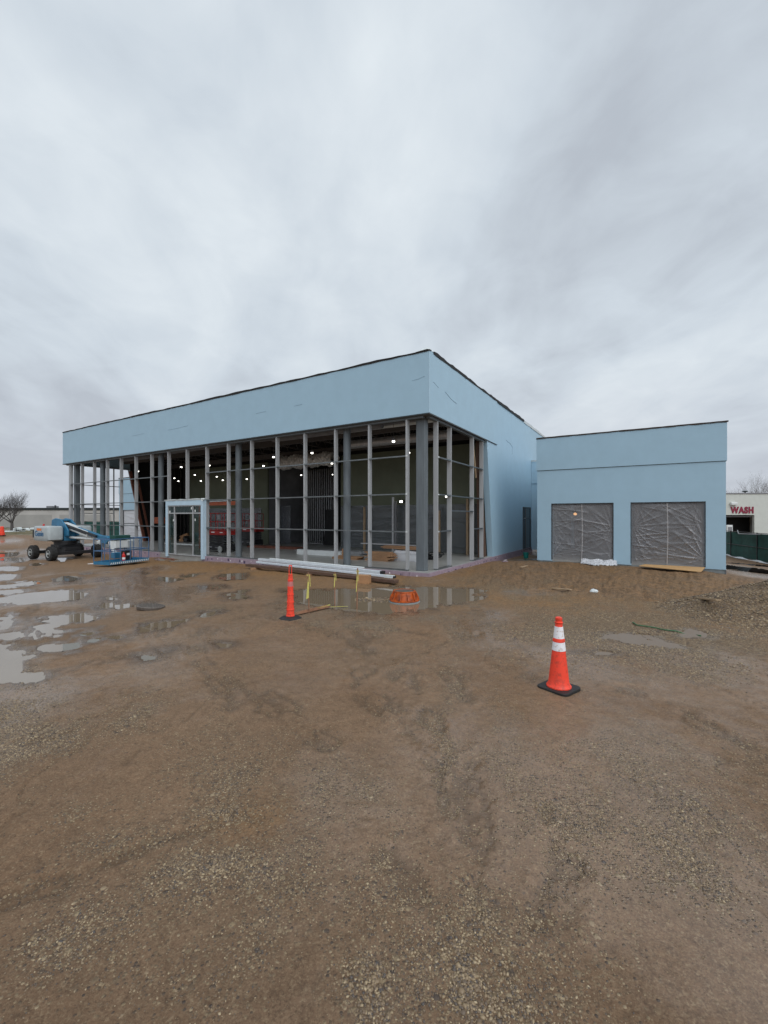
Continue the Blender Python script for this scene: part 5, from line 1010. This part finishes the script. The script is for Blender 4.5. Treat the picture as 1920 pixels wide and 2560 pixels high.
# orange barrel, white debris, green fence behind left
Yd = 38; x = bgp(5, Yd); br_ = thing('traffic_barrel', 'small orange delineator by the berm at the left edge', 'traffic barrel', (x, Yd, gz(x, Yd)-.02)); obj('body', MB().lathe([(.20,0),(.20,.25),(.17,.26),(.17,.5),(.14,.52),(.13,.78),(.09,.82)], n=20), M['cone'], br_, smooth=True); obj('base', MB().lathe([(.28,0),(.28,.05)], n=16), M['black'], br_)
Yd = 62; x = bgp(62, Yd); dbs = thing('pipe_pile', 'pale pile of pipes and sacks on the grass left of the boom lift', 'pile', (x, Yd, -.35)); r_ = random.Random(12); mb = MB()
for k in range(9): mb.obox((r_.uniform(-1.2,1.2), 0, .3+r_.uniform(0,.4)), (r_.uniform(.5,1.3),.5,.28), Matrix.Rotation(r_.uniform(-.25,.25),3,'Y'))
obj('sacks', mb, M['roofwhite'], dbs, bevel=.06); obj('pipe', MB().cyl((-3,0,.25),(0,0,.3),.1,n=8), M['roofwhite'], dbs)
def fence(name, label, pts, hgt, m, snow=False):
    p0 = Vector(pts[0]); t_ = thing(name, label, 'fence', tuple(p0), 0); r_ = random.Random(len(label))
    for i, (a, b_) in enumerate(zip(pts[:-1], pts[1:])):
        a = Vector(a)-p0; b_ = Vector(b_)-p0; d = (b_-a).normalized(); nn = Vector((d.y,-d.x,0))
        sc_ = MB().grid(lambda u, v: tuple(a+(b_-a)*u + nn*(.03*math.sin(u*9+i)+.02*math.sin(v*7)) + Vector((0,0,.05+v*(hgt-.08)-.05*math.sin(math.pi*u)*v+r_.uniform(-.006,.006)))), 16, 8)
        sc_.v += [(x_+nn.x*-.012, y_+nn.y*-.012, z_) for x_, y_, z_ in sc_.v]; n_ = len(sc_.v)//2; sc_.f += [tuple(n_+k for k in reversed(f_)) for f_ in sc_.f]
        obj('screen_panel', sc_, m, t_)
        fr_ = MB()
        for z_ in (.06, hgt*.5, hgt): fr_.cyl(a+Vector((0,0,z_))+nn*.045, b_+Vector((0,0,z_))+nn*.045, .022, n=6)
        obj('fence_rail', fr_, M['blackm'], t_)
        obj('post', MB().cyl(a+nn*.05+Vector((0,0,-.1)), a+nn*.05+Vector((0,0,hgt+.03)), .035, n=8), M['blackm'], t_)
    return t_
fz_ = -.8
P0 = []
for px, Yq in ((1790,34.5),(1829,31),(1895,27.5),(1990,24),(2120,20.5)): x = bgp(px, Yq); P0.append((x, Yq, fz_+.02))
fc = fence('screened_fence', 'green screened construction fence right of the garage wing', P0, 1.83, M['green'])
obj('sagging_top', MB().tube([(P0[1][0]-P0[0][0]+.3, P0[1][1]-P0[0][1]-.15, 1.9),(P0[2][0]-P0[0][0]-1, P0[2][1]-P0[0][1]+.3, 1.78),(P0[2][0]-P0[0][0]+1, P0[2][1]-P0[0][1]-1.0, 1.72)], .03, 6), M['gwall'], fc)
P1 = [(bgp(px, 52), 52, -.4) for px in (150,215,280,345,410)]; fence('screened_fence', 'green screened fence seen through the far left glazing', P1, 1.9, M['green'])
lp_ = thing('board_pile', 'pale boards piled behind the far left glazing', 'board pile', (bgp(300,40), 40, -.35)); obj('boards', MB().box(-2.2,2.2,-.5,.5,0,.15).box(-1.8,1.9,-.4,.4,.2,.32).bar((-2.4,-.3,.4),(1.9,.2,.62),.2,.08), M['roofwhite'], lp_)
sn = MB(); r_ = random.Random(15)
def snowfn(u, v): 
    k = u*3; i_ = min(2, int(k)); f_ = k-i_; a = Vector(P0[i_]); b_ = Vector(P0[i_+1]); p = a+(b_-a)*f_; wdt = .22+.18*math.sin(u*19); return (p.x-.25-(v-.5)*wdt, p.y-.35-(v-.5)*wdt*1.2, fz_+.04+.10*math.sin(math.pi*v)*(.6+.5*math.sin(u*31))+r_.uniform(-.01,.01))
sn.grid(snowfn, 80, 6); so_ = obj('snow_strip', sn, M['snow']); tag(so_, 'strip of old snow along the foot of the green fence', kind='stuff')
# low black silt fences in the ditch
for lb, pts, h_ in (('black silt barrier lying across the mud near the green fence', ((1812,1403),(1850,1410),(1890,1420),(1960,1428)), .10), ('dark silt cloth lying in the ditch at the garage corner', ((1818,1428),(1850,1434),(1880,1443),(1960,1450)), .22)):
    q = []
    for px, py in pts: Yq = F*(CAMH+.62)/(py-HY); xq = bgp(px, Yq); q.append(Vector((xq, Yq, gz(xq, Yq)-.02)))
    s_ = thing('silt_barrier', lb, 'silt fence', tuple(q[0])); mb = MB(); r_ = random.Random(len(lb))
    for a, b_ in zip(q[:-1], q[1:]): mb.grid(lambda u, v: tuple(a+(b_-a)*u-q[0]+Vector((0, .25*(1-v)*2*h_/.22*.5, h_*v+r_.uniform(-.02,.02)))), 14, 3)
    obj('cloth', mb, M['black'], s_)
# ------------------------------------------------------------------ BACKGROUND RIGHT: car wash
Yc = 46.0; cwx = bgp(1780, Yc); cw = thing('car_wash', 'pale car wash building with maroon WASH lettering on the right', 'building', (cwx, Yc, -.9), R(-3)); cwW = bgp(1917, Yc)-cwx
zr = lambda py: CAMH+(HY-py)/F*Yc+.9
dx0, dx1 = bgp(1816, Yc)-cwx-.4, bgp(1881.5, Yc)-cwx; zd = zr(1287.5); zt_ = zr(1235)
obj('wall', MB().box(0, dx0, 0, .3, 0, zd).box(dx1, cwW, 0, .3, 0, zd).box(0, cwW, 0, .3, zd, zt_).box(0,.3,.3,12,0,zt_).box(cwW-.3,cwW,.3,12,0,zt_), M['stucco'], cw)
obj('bay_dark_lining', MB().box(.31, cwW-.31, 2.2, 2.4, 0, zt_-.31).box(.31, cwW-.31, .31, 11.5, zt_-.3, zt_-.15), M['dark'], cw); obj('door_track', MB().box(dx0, dx1, .31, .36, zd-.22, zd-.12), M['gwall'], cw)  # near-black sheet set close behind the doorway to paint the bay unlit
obj('coping', MB().box(-.05, cwW+.05, -.06, .35, zt_, zt_+.1), M['gwall'], cw)
lz = (zr(1268)+zr(1284))/2; lxm = (bgp(1826,Yc)+bgp(1878.5,Yc))/2-cwx
wo_ = text('lettering', 'WASH', .92, M['maroon'], cw, Matrix.Translation((lxm, -.03, lz)) @ Matrix.Rotation(R(90), 4, 'X'), .03, .80, .045, 1.18)
lx_ = bgp(1830, Yc)-cwx; obj('wall_lamp', MB().box(lx_-.32, lx_+.32, -.28, -.003, zr(1263), zr(1256)), M['white'], cw, bevel=.05)
ax_ = bgp(1877, Yc)-cwx; obj('roof_dish', MB().cyl((ax_,1,zt_+.1),(ax_,1,zt_+.22),.05,n=8).lathe([(.06,zt_+.2),(.3,zt_+.34),(.2,zt_+.42)], (ax_,1,0), 14), M['rail'], cw)
kk = thing('pay_kiosk', 'white patterned machine before the car wash doorway', 'kiosk', (bgp(1821,43), 43, -.9)); obj('cabinet', MB().box(-.28,.28,-.2,.2,0,2.15), M['white'], kk, bevel=.03); obj('front_panel', MB().box(-.2,.2,-.215,-.203,1.4,1.95), M['gwall'], kk)
tree('bare_tree', 'pale bare tree rising behind the car wash roof', bgp(1895,62), 62, -.9, 7.6, .75, 21, M['bark2'], 'bare trees behind the car wash', .12, 6, 4, .35)
tree('bare_tree', 'brown bare thicket tree at the right edge beside the car wash', bgp(1938,52), 52, -.9, 5.6, .9, 23, M['bark'], 'bare trees behind the car wash', .15, 9, 4, .15)
